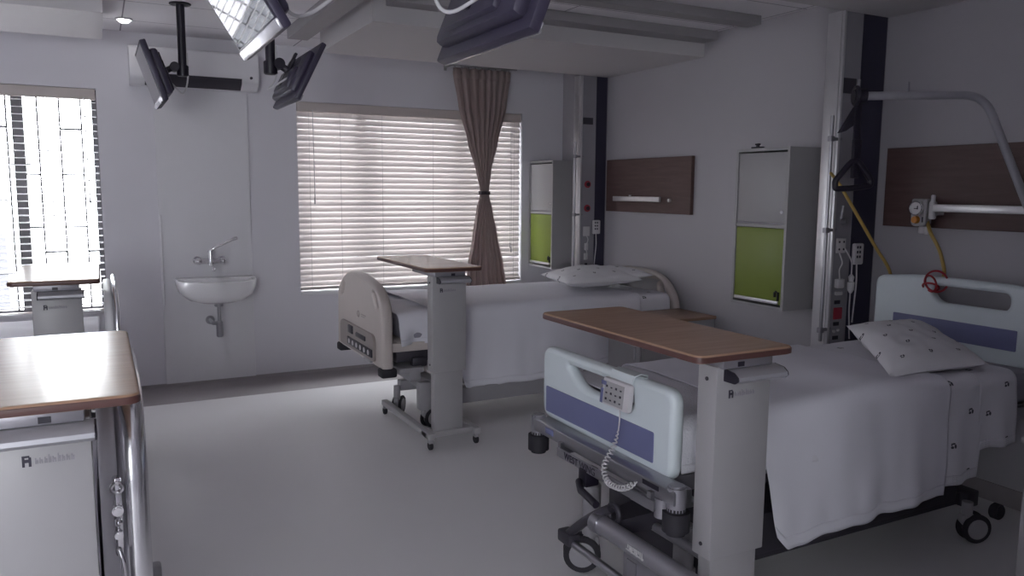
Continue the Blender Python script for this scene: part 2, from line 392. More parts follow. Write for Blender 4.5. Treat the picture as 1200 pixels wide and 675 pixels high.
# ------------------------------------------------------------------ blinds
def blind(win, y, tilt, m, label, pitch, xcords, bottom_z, wand_x, cord_x, sagging=0.0):
    x0, z0, x1, z1 = win; x0 += 0.006; x1 -= 0.006
    t = thing('venetian_blind', label, 'blind', ((x0+x1)/2, y, z1))
    o = ((x0+x1)/2, y, z1)
    MB(o).box((x0, y-0.03, z1-0.075), (x1, y+0.03, z1-0.002), 0.006).build('headrail', 'cream', t)
    sl = MB(o); z = z1-0.095; rnd = random.Random(3); zs = []
    while z > bottom_z+0.03:
        zs.append(z); z -= pitch
    for i, zc in enumerate(zs):
        f = i/len(zs); tl = math.radians(tilt + (rnd.uniform(-6, 6)*sagging if f > 0.78 else rnd.uniform(-0.3, 0.3)))
        rings = []
        for xx in (x0, x0+(x1-x0)*0.33, x0+(x1-x0)*0.66, x1):
            w = rnd.uniform(-1, 1)*0.0035*sagging*(1 if f > 0.78 else 0.03)
            r = []
            for k in range(7):
                s = (k/6-0.5)*0.05; c = 0.003*(1-(2*s/0.05)**2)
                r.append((xx, y+s*math.cos(tl)-c*math.sin(tl), zc+w+s*math.sin(tl)+c*math.cos(tl)))
            for k in range(6, -1, -1):
                s = (k/6-0.5)*0.05; c = 0.003*(1-(2*s/0.05)**2)-0.0022
                r.append((xx, y+s*math.cos(tl)-c*math.sin(tl), zc+w+s*math.sin(tl)+c*math.cos(tl)))
            rings.append(r)
        sl.loft(rings, True, True)
    sl.build('slats', m, t)
    MB(o).box((x0, y-0.026, bottom_z), (x1, y+0.026, bottom_z+0.02), 0.004).build('bottom_rail', 'cream', t)
    cd = MB(o)
    for cx in xcords:
        for dy in (-0.027, 0.027): cd.box((cx-0.0012, y+dy-0.0008, bottom_z+0.01), (cx+0.0012, y+dy+0.0008, z1-0.07))
    cd.build('ladder_cord', 'cable', t)
    MB(o).tube([(wand_x, y-0.038, z1-0.06), (wand_x, y-0.04, z1-0.16), (wand_x+0.004, y-0.04, z1-0.75)], 0.0035, 6).cyl((wand_x+0.004, y-0.04, z1-0.75), (wand_x+0.004, y-0.04, z1-0.80), 0.006).build('tilt_wand', 'cable', t)
    c = MB(o)
    for dx in (0, 0.012): c.tube([(cord_x+dx, y-0.036, z1-0.06), (cord_x+dx, y-0.036, z1-1.15-dx*3)], 0.0014, 5)
    for dx in (0, 0.012): c.cyl((cord_x+dx, y-0.036, z1-1.15-dx*3), (cord_x+dx, y-0.036, z1-1.20-dx*3), 0.004, 0.007, 8)
    c.build('pull_cord', 'cable', t)
    return t
blind(WIN1, D+0.032, 6, 'slat_open', 'white slatted blind with open slats over the bright barred window', 0.0490, (-1.7, -1.2, -0.75, -0.28), 0.605, -0.055, -1.85)
blind(WIN2, D+0.032, 66, 'slat', 'cream slatted blind closed behind the tied curtain and beige bed', 0.0464, (1.50, 1.75, 2.10, 2.55, 3.0, 3.33), 0.69, 1.53, 3.29, sagging=1.0)

# ------------------------------------------------------------------ curtain
ct = thing('curtain', 'taupe curtain gathered by a dark tie in front of the closed blind', 'curtain', (2.95, 6.2, 2.45))
oc = (2.95, 6.2, 2.45)
def cur(u, v):
    z = 2.475-v*(2.475-0.25)
    keys = [(2.475, 2.665, 3.205), (2.2, 2.715, 3.165), (1.9, 2.80, 3.085), (1.65, 2.88, 3.02), (1.50, 2.917, 2.998), (1.44, 2.915, 3.0), (1.35, 2.885, 3.03), (1.1, 2.845, 3.085), (0.85, 2.80, 3.145), (0.65, 2.785, 3.18), (0.25, 2.78, 3.19)]
    for (za, a0, a1), (zb, b0, b1) in zip(keys, keys[1:]):
        if za >= z >= zb:
            t = (za-z)/(za-zb); t = t*t*(3-2*t)*0.5+t*0.5
            xa, xb = a0+(b0-a0)*t, a1+(b1-a1)*t; break
    wd = xb-xa; k = min(1.0, wd/0.54)
    ph = u*2*PI*8+1.6*math.sin(u*7+z*0.5)+1.2*noise.noise((u*4, z*0.6, 5))
    amp = 0.030*(0.35+0.65*k)*(0.75+0.5*noise.noise((u*5, 0.3, 1.7)))
    fold = amp*(math.sin(ph)+0.35*math.sin(2*ph+1.3+z))+0.012*noise.noise((u*14, z*1.1, 2.0))
    ed = min(1.0, min(u, 1-u)/0.06); fold *= 0.3+0.7*ed
    return (xa+wd*u+0.010*math.cos(ph)*k*ed, 6.2+fold, z)
MB(oc).grid(cur, 180, 70).build('cloth', 'curtain', ct, thick=0.003)
MB(oc).grid(lambda u, v: tuple(Vector(cur(u, v*0.025))+Vector((0, -0.004, 0.03-v*0.03))), 120, 3).build('heading_tape', 'curtain', ct, thick=0.003)
for i in range(9):
    hx = 2.68+i*0.063
    MB(oc).tube([(hx, 6.2, 2.47), (hx, 6.19, 2.50), (hx, 6.2, 2.525), (hx, 6.21, 2.515)], 0.0035, 6).build('curtain_hook', 'white', ct)
MB(oc).loft([[(2.957+0.052*math.cos(a), 6.2+0.045*math.sin(a), z) for a in [2*PI*i/24 for i in range(24)]] for z in (1.485, 1.488, 1.462, 1.459)], True, True).build('tieback', 'tie', ct)
rl = MB((2.95, 6.2, 2.53)).box((2.60, 6.185, 2.52), (3.26, 6.215, 2.54), 0.003)
for rx in (2.66, 3.20): rl.box((rx-0.012, 6.2, 2.525), (rx+0.012, D, 2.537)).box((rx-0.012, D-0.008, 2.50), (rx+0.012, D, 2.56))
tag(rl.build('curtain_rail', 'white'), 'short white curtain rail on wall brackets above the taupe curtain', 'curtain rail', loc=(2.95, 6.2, 2.53))

# ------------------------------------------------------------------ overbed tables
def overbed_table(x, y, ztop, zsleeve, label, rz=0.0, colx=0.0, L=0.88, Wd=0.365, bx=0.0, ex=0.047, bl=0.86):
    """origin on the floor under the near end of the top; top runs along +y"""
    t = thing('overbed_table', label, 'table', (x, y, 0), rz, 'overbed tables')
    hw = Wd/2
    MB().plate([rpoly(rect(-hw, 0, hw, L), 0.035)], 0.024, 0.006, ((0, 0, ztop-0.012), (1, 0, 0), (0, 1, 0))).build('table_top', 'table', t)
    MB().plate([rpoly(rect(-hw-0.0015, -0.0015, hw+0.0015, L+0.0015), 0.036), rpoly(rect(-hw+0.004, 0.004, hw-0.004, L-0.004), 0.033)], 0.017, 0.002, ((0, 0, ztop-0.0135), (1, 0, 0), (0, 1, 0))).build('edge_band', 'tedge', t)
    c0, c1 = colx-0.105, colx+0.105
    up = MB().box((c0, 0.045, zsleeve), (c1, 0.125, ztop-0.05), 0.004)
    for yy in (0.075, 0.30):
        pass
    up.build('upper_column', 'white', t)
    MB().box((c0+0.015, 0.057, 0.095), (c1-0.015, 0.113, zsleeve+0.08), 0.004).build('lower_column', 'white', t)
    br = MB().box((c0+0.01, 0.03, ztop-0.055), (c1-0.01, 0.40, ztop-0.024), 0.004).box((-0.09, 0.40, ztop-0.045), (0.09, 0.62, ztop-0.024), 0.004)
    br.build('top_bracket', 'grey', t)
    hd = MB().loft([[(hx, 0.045, ztop-0.055), (hx, 0.005, ztop-0.060), (hx, -0.012, ztop-0.072), (hx, -0.014, ztop-0.082), (hx, 0.0, ztop-0.092), (hx, 0.045, ztop-0.092)] for hx in (c0+0.03, c1+0.008)], True, True)
    h = hd.build('height_lever', 'lever', t)
    for hx in (c0+0.028, c1+0.009): MB().plate([rpoly([(0.045, ztop-0.055), (0.005, ztop-0.060), (-0.012, ztop-0.072), (-0.014, ztop-0.082), (0, ztop-0.092), (0.045, ztop-0.092)], 0.004)], 0.006, 0.001, ((hx, 0, 0), (0, 1, 0), (0, 0, 1))).build('end_cap', 'black', h)
    MB().box((-0.012, 0.028, ztop-0.050), (0.012, 0.034, ztop-0.036)).build('catch', 'black', t)
    # emblem and lettering below the lever
    zl = ztop-0.133
    e0 = c0+ex
    em = MB().box((e0, 0.0435, zl-0.012), (e0+0.005, 0.0455, zl+0.012)).box((e0+0.012, 0.0435, zl-0.012), (e0+0.017, 0.0455, zl+0.008)).box((e0, 0.0436, zl-0.003), (e0+0.015, 0.0454, zl+0.004)).box((e0, 0.0436, zl+0.008), (e0+0.014, 0.0454, zl+0.012))
    em.build('emblem', 'ink', t, smooth=False)
    lt = MB(); rn = random.Random(4); lx = e0+0.024
    for k in range(9):
        ww = rn.uniform(0.005, 0.008); hh = rn.choice((0.013, 0.013, 0.018))
        lt.box((lx, 0.0437, zl-0.008), (lx+0.0026, 0.0455, zl-0.008+hh)).box((lx, 0.0436, zl-0.008+hh*0.35), (lx+ww*0.8, 0.0454, zl-0.004+hh*0.35)).box((lx+ww*0.6, 0.0437, zl-0.008), (lx+ww*0.6+0.0022, 0.0455, zl-0.008+hh*0.7))
        lx += ww+0.0022
    lt.build('lettering', 'inkgrey', t, smooth=False)
    for bz in (ztop-0.09, zsleeve+0.04): MB().cyl((c0-0.003, 0.085, bz), (c0+0.001, 0.085, bz), 0.006, n=12).build('bolt', 'greydk', t)
    # wheeled base: two runners joined by a cross bar at the near end
    b = MB().box((bx-0.165, 0.0, 0.065), (bx-0.125, bl, 0.10), 0.003).box((bx+0.125, 0.0, 0.065), (bx+0.165, bl, 0.10), 0.003).box((min(c0, bx-0.165), 0.04, 0.066), (bx+0.165, 0.12, 0.099), 0.003)
    b.build('base', 'white', t)
    for cx in (bx-0.145, bx+0.145):
        for cy in (0.02, bl-0.02):
            c = MB().cyl((cx, cy, 0.066), (cx, cy, 0.085), 0.008, n=10).box((cx-0.014, cy-0.012, 0.04), (cx+0.014, cy+0.018, 0.068), 0.005).build('castor', 'castor', t)
            MB().cyl((cx-0.011, cy+0.008, 0.026), (cx+0.011, cy+0.008, 0.026), 0.0255, n=20, bev=0.004).build('wheel', 'rubber', c)
    return t
overbed_table(1.615, 1.640, 1.052, 0.42, 'brown-topped overbed table across the foot of the blue-panelled bed', colx=0.03, bx=0.15, bl=0.58)
overbed_table(1.780, 4.115, 1.060, 0.45, 'brown-topped overbed table across the foot of the beige-ended bed', L=0.91, Wd=0.35, colx=-0.017)
overbed_table(-0.125, 1.868, 1.052, 0.42, 'nearest overbed table, brown top shining pale, beside a chrome-hooped bed end', colx=-0.02, Wd=0.37, ex=0.078)
overbed_table(-0.205, 4.28, 1.060, 0.45, 'washed-out overbed table standing farther back right against the bright barred window', colx=0.005, L=0.90, Wd=0.385)

# ------------------------------------------------------------------ beds
def castor(t, x, y, r, rz=0.0, name='castor', stem=None, m='castor'):
    """twin-wheel braked castor: fork + two wheels with rims"""
    top = stem or r*2+0.05
    X = Matrix.Translation((x, y, 0)) @ Matrix.Rotation(rz, 4, 'Z')
    c = MB().cyl((0, 0, r*1.7), (0, 0, top), 0.022, mtx=X)
    c.plate([rpoly([(-0.030, r*1.95), (0.028, r*1.95), (0.050, r*1.2), (0.062, r*0.75), (0.035, r*0.62), (-0.01, r*1.1), (-0.034, r*1.5)], 0.012)], 0.03, 0.004, ((X@Vector((0, 0, 0))), (X.to_3x3()@Vector((1, 0, 0))), (0, 0, 1)))
    o = c.build(name, m, t)
    for s in (-1, 1):
        p = X @ Vector((0.035, s*0.030, r)); q = X @ Vector((0.035, s*0.014, r))
        w = MB().cyl(p, q, r*0.99, n=28, bev=0.004).build('wheel', 'rubber', o)
        a = X @ Vector((0.035, s*0.0325, r))
        MB().cyl(a, q, r*0.68, n=24).build('wheel_hub', 'castor', o)
    return o

def foot_plate(yo, zo, th, xo, outlines, bev):
    return MB().plate(outlines, th, bev, ((xo, yo, zo), (0, 1, 0), (0, 0, 1)))

# ---- blue-panelled bed (nearest, against the right-hand wall)
BX, BY = 1.55, 1.88
b1 = thing('hospital_bed', 'hospital bed with pale blue end boards and slate blue panels beneath a grab handle pole', 'bed', (2.6, 2.29, 0))
o = (2.6, 2.29, 0)
out = rpoly([(1.885, 0.585), (2.70, 0.600), (2.705, 0.885), (1.88, 0.885)], [0.05, 0.05, 0.06, 0.06])
slot = rpoly([(2.045, 0.755), (2.30, 0.775), (2.44, 0.792), (2.525, 0.845), (2.30, 0.853), (2.045, 0.845)], [0.03, 0.06, 0.06, 0.02, 0.03, 0.02])
slot = rpoly([(2.10, 0.775), (2.42, 0.775), (2.515, 0.842), (2.10, 0.842)], [0.025, 0.05, 0.02, 0.03])
MB(o).plate([out, slot], 0.05, 0.02, ((1.575, 0, 0), (0, 1, 0), (0, 0, 1))).build('footboard', 'bluewhite', b1)
MB(o).plate([rpoly(rect(1.975, 0.625, 2.668, 0.728), 0.008)], 0.006, 0.001, ((1.551, 0, 0), (0, 1, 0), (0, 0, 1))).build('footboard_panel', 'bluepanel', b1, label='slate blue inset panel')
MB(o).tube(fillet([(1.575, 2.06, 0.868), (1.575, 2.52, 0.868)], 0.01), 0.0195, 12).build('grip_rail', 'bluewhite', b1)
hout = rpoly([(1.90, 0.70), (2.77, 0.70), (2.77, 1.075), (2.55, 1.098), (2.05, 1.098), (1.90, 1.075)], [0.03, 0.03, 0.05, 0.06, 0.06, 0.05])
hslot = rpoly([(2.075, 0.975), (2.42, 0.975), (2.47, 1.055), (2.075, 1.055)], [0.035, 0.05, 0.025, 0.035])
MB(o).plate([hout, hslot], 0.045, 0.015, ((3.615, 0, 0), (0, 1, 0), (0, 0, 1))).build('headboard', 'bluewhite', b1)
MB(o).plate([rpoly(rect(2.03, 0.80, 2.65, 0.895), 0.006)], 0.006, 0.001, ((3.591, 0, 0), (0, 1, 0), (0, 0, 1))).build('headboard_panel', 'bluedark' if False else 'bluepanel', b1, label='slate blue inset panel')
MB(o).box((1.62, 1.925, 0.60), (3.57, 2.675, 0.745), 0.035, seg=3).build('mattress', 'mattress', b1)
fr = MB(o).box((1.60, 1.93, 0.53), (3.58, 1.97, 0.585), 0.004).box((1.60, 2.63, 0.53), (3.58, 2.67, 0.585), 0.004)
for k in range(7): fr.box((1.70+k*0.29, 1.95, 0.572), (1.84+k*0.29, 2.65, 0.592), 0.003)
fr.build('mattress_platform', 'grey', b1)
MB(o).box((1.485, 1.79, 0.555), (1.56, 2.66, 0.605), 0.008).box((1.50, 1.80, 0.54), (1.60, 1.94, 0.556)).build('foot_crossbar', 'steel', b1)
MB(o).box((1.49, 2.50, 0.572), (1.483, 2.56, 0.596), 0.002).build('crossbar_label', 'bluepanel', b1)
MB(o).box((1.4835, 1.86, 0.598), (1.4815, 1.94, 0.583)).build('crossbar_slot', 'black', b1)
for yy in (2.665, 1.812):
    rb = MB(o).cyl((1.515, yy, 0.46), (1.515, yy, 0.545), 0.042, n=24, bev=0.012).build('bumper_roller', 'rubber', b1)
    MB(o).cyl((1.515, yy, 0.53), (1.515, yy, 0.615), 0.030, n=18, bev=0.006).build('roller_housing', 'grey', b1)
MB(o).box((1.465, 1.86, 0.520), (1.475, 2.44, 0.553), 0.002).box((1.47, 2.42, 0.53), (1.56, 2.44, 0.575)).box((1.47, 1.88, 0.53), (1.56, 1.90, 0.575)).build('name_bar', 'steel', b1)
text('lettering', 'WEST WING', 0.036, 'ink', b1, Matrix.Translation((-2.6, -2.29, 0)) @ frame_mtx((1.4645, 2.285, 0.5365), (0, -1, 0), (0, 0, 1)), label='black capital lettering on the bar')
# foot controls under the bar
MB(o).box((1.46, 2.235, 0.465), (1.52, 2.285, 0.53), 0.008).build('release_box', 'black', b1)
MB(o).tube([(1.45, 2.26, 0.485), (1.42, 2.20, 0.478), (1.41, 2.09, 0.468)], 0.013).build('release_lever', 'black', b1)
MB(o).box((1.49, 1.92, 0.50), (1.56, 2.02, 0.55), 0.006).cyl((1.50, 1.86, 0.50), (1.50, 1.86, 0.56), 0.025).build('motor_box', 'grey', b1)
# undercarriage
MB(o).tube([(1.45, 2.13, 0.383), (1.45, 1.60, 0.386)], 0.032, 16).build('base_tube', 'grey', b1)
MB(o).cyl((1.45, 2.15, 0.383), (1.45, 2.10, 0.383), 0.037, n=20, bev=0.004).build('tube_collar', 'steel', b1)
lb = MB(o)
for i in range(9): lb.box((1.4165, 1.845+i*0.009, 0.385+0.006*((i*7) % 3-1)), (1.4185, 1.850+i*0.009, 0.402))
lb.box((1.417, 1.84, 0.381), (1.4186, 1.93, 0.3855))
lb.build('worn_label', 'paper', b1, smooth=False, label='worn pale label on the tube')
MB(o).tube([(1.43, 1.62, 0.26), (1.43, 2.27, 0.26)], 0.014, 12).build('pedal_bar', 'steel', b1)
pd = MB(o).tube(fillet([(1.43, 2.30, 0.275), (1.435, 2.19, 0.37), (1.45, 2.14, 0.41), (1.47, 2.09, 0.445)], 0.04), 0.017, 10).box((1.405, 2.25, 0.25), (1.455, 2.33, 0.295), 0.008).ring((1.475, 2.08, 0.43), (1, 0, 0), 0.030, 0.010)
pd.build('brake_pedal', 'greydk', b1)
MB(o).loft([[(xx, y0, z0), (xx, y1, z0), (xx, y1, z1), (xx, y0, z1)] for xx, y0, y1, z0, z1 in ((1.47, 2.06, 2.14, 0.36, 0.41), (1.75, 2.02, 2.18, 0.37, 0.44), (2.05, 2.05, 2.15, 0.42, 0.50), (2.35, 2.08, 2.14, 0.46, 0.53))], True, True).build('lift_arm', 'greydk', b1)
MB(o).tube([(1.62, 2.06, 0.37), (1.62, 1.80, 0.37)], 0.016).build('link_tube', 'grey', b1)
bf = MB(o)
for yy in (2.06, 2.48): bf.box((1.70, yy-0.025, 0.15), (3.36, yy+0.025, 0.20), 0.006)
bf.box((1.78, 2.00, 0.14), (1.86, 2.54, 0.21), 0.006).box((3.28, 2.00, 0.14), (3.36, 2.54, 0.21), 0.006).box((1.75, 2.03, 0.17), (3.25, 2.51, 0.33), 0.01)
bf.build('base_frame', 'greydk', b1)
MB(o).box((1.50, 1.80, 0.20), (1.58, 2.06, 0.33), 0.008).box((1.495, 1.98, 0.21), (1.501, 2.03, 0.29)).build('gear_housing', 'grey', b1)
for yy in (2.05, 2.515):
    ux = 1.665 if yy > 2.3 else 1.74
    MB(o).cyl((ux, yy-0.015, 0.15), (ux, yy-0.015, 0.36), 0.036, n=20, bev=0.005).box((ux, yy-0.035, 0.15), (ux+0.12, yy+0.01, 0.20), 0.005).build('base_upright', 'castor', b1)
for (cx, cy, r, a) in ((1.665, 2.50, 0.075, 2.6), (1.74, 2.035, 0.075, 2.6), (3.22, 2.52, 0.065, 2.4), (3.265, 1.99, 0.065, -0.4)):
    c = castor(b1, cx-o[0], cy-o[1], r, a)
MB(o).cyl((3.36, 1.94, 0.145), (3.36, 1.90, 0.145), 0.034, n=20, bev=0.006).build('corner_buffer', 'rubber', b1)
# lifting pole: stands in a socket at the head and carries a bent arm over the pillow
pole = fillet([(3.60, 1.97, 0.62), (3.60, 1.97, 1.30), (3.265, 2.06, 1.905), (2.835, 2.300, 1.898)], 0.09, 10)
MB(o).tube(pole, 0.017, 14).build('lifting_pole', 'lever', b1)
MB(o).cyl((3.60, 1.97, 0.56), (3.60, 1.97, 0.70), 0.024).build('pole_socket', 'grey', b1)
MB(o).cyl((2.845, 2.294, 1.898), (2.80, 2.321, 1.898), 0.030, n=20, bev=0.004).build('pole_end_cap', 'black', b1)
MB(o).tube([(2.99, 2.208, 1.91), (2.99, 2.208, 1.955)], 0.004, 6).tube([(2.82, 2.31, 1.92), (2.82, 2.31, 1.965)], 0.005, 6).build('strap_stop_pin', 'steel', b1)

# ---- grab handle hanging from the pole
gh = thing('grab_handle', 'black triangular grab handle hanging on a strap from the lifting pole', 'grab handle', (2.81, 2.315, 1.89))
og = (2.81, 2.315, 1.89)
MB(og).ring((2.81, 2.315, 1.898), (0.86, -0.51, 0), 0.036, 0.008).box((2.798, 2.303, 1.70), (2.836, 2.311, 1.87), 0.003).box((2.803, 2.300, 1.56), (2.845, 2.318, 1.72), 0.004).build('strap', 'black', gh)
MB(og).loft([[(2.805, 2.300, 1.86), (2.80, 2.31, 1.85), (2.76, 2.33, 1.77), (2.745, 2.335, 1.745), (2.775, 2.325, 1.755), (2.805, 2.31, 1.78)], [(2.807, 2.312, 1.86), (2.802, 2.322, 1.85), (2.762, 2.342, 1.77), (2.747, 2.347, 1.745), (2.777, 2.337, 1.755), (2.807, 2.322, 1.78)]], True, True).build('strap_tail', 'black', gh)
tri = [(2.815, 2.305, 1.650), (2.738, 2.335, 1.548), (2.740, 2.335, 1.515), (2.81, 2.308, 1.518), (2.883, 2.278, 1.530), (2.886, 2.278, 1.552)]
tri = [Vector(p) for p in tri]; cc = []
for i in range(len(tri)):
    a, b, c = tri[i-1], tri[i], tri[(i+1) % len(tri)]
    l = min((a-b).length, (c-b).length)*0.35; p, q = b+(a-b).normalized()*l, b+(c-b).normalized()*l
    for k in range(5):
        t_ = k/4; cc.append(p*(1-t_)**2+b*2*t_*(1-t_)+q*t_*t_)
MB(og).tube(cc, 0.0125, 10, closed=True).build('triangle', 'black', gh)

# ---- handset clipped on the footboard
hs = thing('bed_handset', 'pale keypad handset hooked over the blue-panelled footboard with a coiled lead', 'handset', (1.545, 2.14, 0.81))
oh = (1.545, 2.14, 0.81)
Xh = frame_mtx((1.532, 2.155, 0.812), (0, -1, 0), (0.10, 0, 1))
MB(oh).box((-0.078, -0.047, -0.012), (0.078, 0.050, 0.014), 0.010, mtx=Xh).build('handset_body', 'offwhite', hs)
MB(oh).box((-0.060, -0.038, 0.0135), (0.052, 0.038, 0.0155), 0.004, mtx=Xh).build('keypad', 'white', hs)
kb = MB(oh)
for i in range(4):
    for j in range(3):
        kb.box((-0.050+i*0.027, 0.018-j*0.022, 0.0150), (-0.041+i*0.027, 0.0255-j*0.022-0.003*((i+j) % 2), 0.0166), mtx=Xh)
kb.build('keypad_print', 'ink', hs, smooth=False)
MB(oh).box((-0.080, -0.042, 0.0140), (-0.066, 0.010, 0.0158), mtx=Xh).box((-0.080, 0.022, 0.0140), (-0.050, 0.036, 0.0158), mtx=Xh).build('brand_mark', 'bluepanel', hs, smooth=False)
hookp = [(1.540, 0.845), (1.541, 0.872), (1.549, 0.889), (1.575, 0.895), (1.603, 0.888), (1.608, 0.860)]
MB(oh).loft([[(x, yy, z) for x, z in hookp]+[(x+(0.004 if x < 1.56 else -0.004 if x > 1.59 else 0), yy, z-0.004) for x, z in hookp[::-1]] for yy in (2.085, 2.215)], True, True).build('hook', 'bluewhite', hs)
path = fillet([(1.532, 2.14, 0.765), (1.530, 2.14, 0.70), (1.515, 2.145, 0.635), (1.462, 2.135, 0.575), (1.452, 2.09, 0.535), (1.452, 2.0, 0.545), (1.468, 1.95, 0.585)], 0.05, 8)
def resample(p, n):
    p = [Vector(q) for q in p]; d = [0]
    for a, b in zip(p, p[1:]): d.append(d[-1]+(b-a).length)
    o_ = []
    for i in range(n):
        s = d[-1]*i/(n-1); k = max(j for j in range(len(d)) if d[j] <= s+1e-9); k = min(k, len(p)-2)
        o_.append(p[k].lerp(p[k+1], (s-d[k])/max(d[k+1]-d[k], 1e-9)))
    return o_
pp = resample(path, 420); coil = []
for i, p in enumerate(pp):
    f = i/419; d = (pp[min(i+1, 419)]-pp[max(i-1, 0)]).normalized(); u = d.orthogonal().normalized(); w = d.cross(u)
    ref = Vector((1, 0, 0)); u = (ref-d*ref.dot(d)).normalized(); w = d.cross(u)
    a = f*2*PI*30; R = 0.0085*min(1, max(0, (f-0.16)/0.16))*min(1, (1-f)/0.06)
    coil.append(p+(u*math.cos(a)+w*math.sin(a))*R)
MB(oh).tube(coil, 0.0025, 6).build('coiled_lead', 'offwhite', hs)

# ---- bedding helpers
def drape(name, m, label, cat, x0, x1, y0, y1, zt, hem_near, hem_far, rad=0.05, seed=0, wr=0.006, fold=0.012, nu=150, nv=90, uvo=(0, 0), zfun=None, off=0.0, xfun=None):
    """sheet over a mattress: from the far hem, across the top, over the near edge and down to the near hem"""
    cx, cy = (x0+x1)/2, (y0+y1)/2
    def f(u, v):
        x = x0+(x1-x0)*u; hn = hem_near(u); hf = hem_far(u)
        ztop = zt+(zfun(x) if zfun else 0)
        L1 = ztop-rad-hf; La = PI/2*rad; Lt = (y1-y0)-2*rad; L3 = ztop-rad-hn
        s = v*(L1+2*La+Lt+L3); n1 = noise.noise((x*2.2+seed, v*5, seed)); n2 = noise.noise((x*5+seed, v*13, 3+seed))
        if s < L1: p = Vector((x, y1+off, hf+s)); nrm = Vector((0, 1, 0)); hang = 1-s/L1
        elif s < L1+La:
            a = (s-L1)/rad; p = Vector((x, y1-rad+(rad+off)*math.cos(a), ztop-rad+(rad+off)*math.sin(a))); nrm = Vector((0, math.cos(a), math.sin(a))); hang = 0
        elif s < L1+La+Lt:
            p = Vector((x, y1-rad-(s-L1-La), ztop+off)); nrm = Vector((0, 0, 1)); hang = 0
        elif s < L1+2*La+Lt:
            a = (s-L1-La-Lt)/rad; p = Vector((x, y0+rad-(rad+off)*math.sin(a), ztop-rad+(rad+off)*math.cos(a))); nrm = Vector((0, -math.sin(a), math.cos(a))); hang = 0
        else:
            h = s-L1-2*La-Lt; p = Vector((x, y0-off, ztop-rad-h)); nrm = Vector((0, -1, 0)); hang = h/max(L3, 1e-4)
        dsp = wr*(n1+0.5*n2)
        if hang > 0:
            ph = x*17+2.2*noise.noise((x*1.5, seed, 1))+seed
            dsp = dsp*(1+hang)+fold*hang*(0.9+math.sin(ph)+0.4*math.sin(2.3*ph+1))
            if xfun: p.x += xfun(u, hang)
        return p+nrm*dsp
    def uvf(u, v): return (x0+(x1-x0)*u+uvo[0], v*(y1-y0+0.9)+uvo[1])
    ob = MB((cx, cy, zt)).grid(f, nu, nv, uvf).build(name, m, thick=0.003)
    MB((cx, cy, zt)).grid(lambda u, v: f(u, 0.972+0.028*v)+Vector((0, -0.0022, -0.001)), nu, 3, uvf).build('hem', m, ob, thick=0.002)
    return tag(ob, label, cat, loc=(cx, cy, zt))

def pillow(label, corners, thick, m='pprint', seed=0, loc=None):
    A, B, C, E = [Vector(c) for c in corners]   # A-B near edge, C-E far edge
    nrm = (B-A).cross(C-A).normalized(); cen = (A+B+C+E)/4
    if nrm.z < 0: nrm = -nrm
    mb = MB(cen)
    for s in (1, -1):
        def f(u, v, s=s):
            pin = 0.045*math.sin(PI*u)*1.0; pin2 = 0.045*math.sin(PI*v)
            uu = u+(0.5-u)*2*pin2*0.55; vv = v+(0.5-v)*2*pin*0.55
            p = A*(1-uu)*(1-vv)+B*uu*(1-vv)+C*(1-uu)*vv+E*uu*vv
            h = (max(0, 1-abs(2*u-1)**2.4)*max(0, 1-abs(2*v-1)**2.4))**0.55
            w = 0.012*noise.noise((u*3.2+seed, v*3.2, seed+s))+0.006*noise.noise((u*9, v*9+seed, seed))
            return p+nrm*s*(thick*0.5*h*(1.0 if s > 0 else 0.75)+w*min(1, h*1.6))
        mb.grid(f, 40, 40, lambda u, v: (u*(B-A).length, v*(C-A).length))
    ob = mb.build('pillow', m, weld=True)
    return tag(ob, label, 'pillow', loc=tuple(cen))

# linen on the blue-panelled bed
drape('bedsheet', 'printed', 'printed white sheet over the head end of the blue-panelled bed, hanging low', 'sheet', 1.66, 3.40, 1.905, 2.70, 0.765,
      lambda u: 0.56 if u < 0.55 else (0.34 if u < 0.86 else 0.45)+0.014*noise.noise((u*14, 1.1, 0)), lambda u: 0.5, seed=2.3, wr=0.007, fold=0.010, xfun=lambda u, h: 0.02*h)
drape('coverlet', 'sheet', 'plain white top sheet spread over the middle of the blue-panelled bed', 'sheet', 1.93, 2.93, 1.895, 2.705, 0.775,
      lambda u: 0.262+0.045*u+0.012*noise.noise((u*9, 4.1, 0))+(0.05*max(0, 0.05-u)/0.05), lambda u: 0.45, seed=5.1, wr=0.010, fold=0.006, off=0.006,
      zfun=lambda x: 0.022*math.exp(-((x-2.55)/0.18)**2), xfun=lambda u, h: 0.10*h*(1-u)**2)
drape('cellular_blanket', 'weave', 'white cellular blanket tucked at the foot of the blue-panelled bed', 'blanket', 1.615, 2.00, 1.915, 2.69, 0.770,
      lambda u: 0.60, lambda u: 0.60, seed=8.2, wr=0.004, fold=0.003, off=0.002, nu=60)
pillow('plump printed white pillow standing askew against the pale blue headboard', [(2.70, 1.985, 0.788), (3.26, 1.945, 0.795), (3.01, 2.46, 0.895), (3.52, 2.45, 0.875)], 0.14, seed=1)

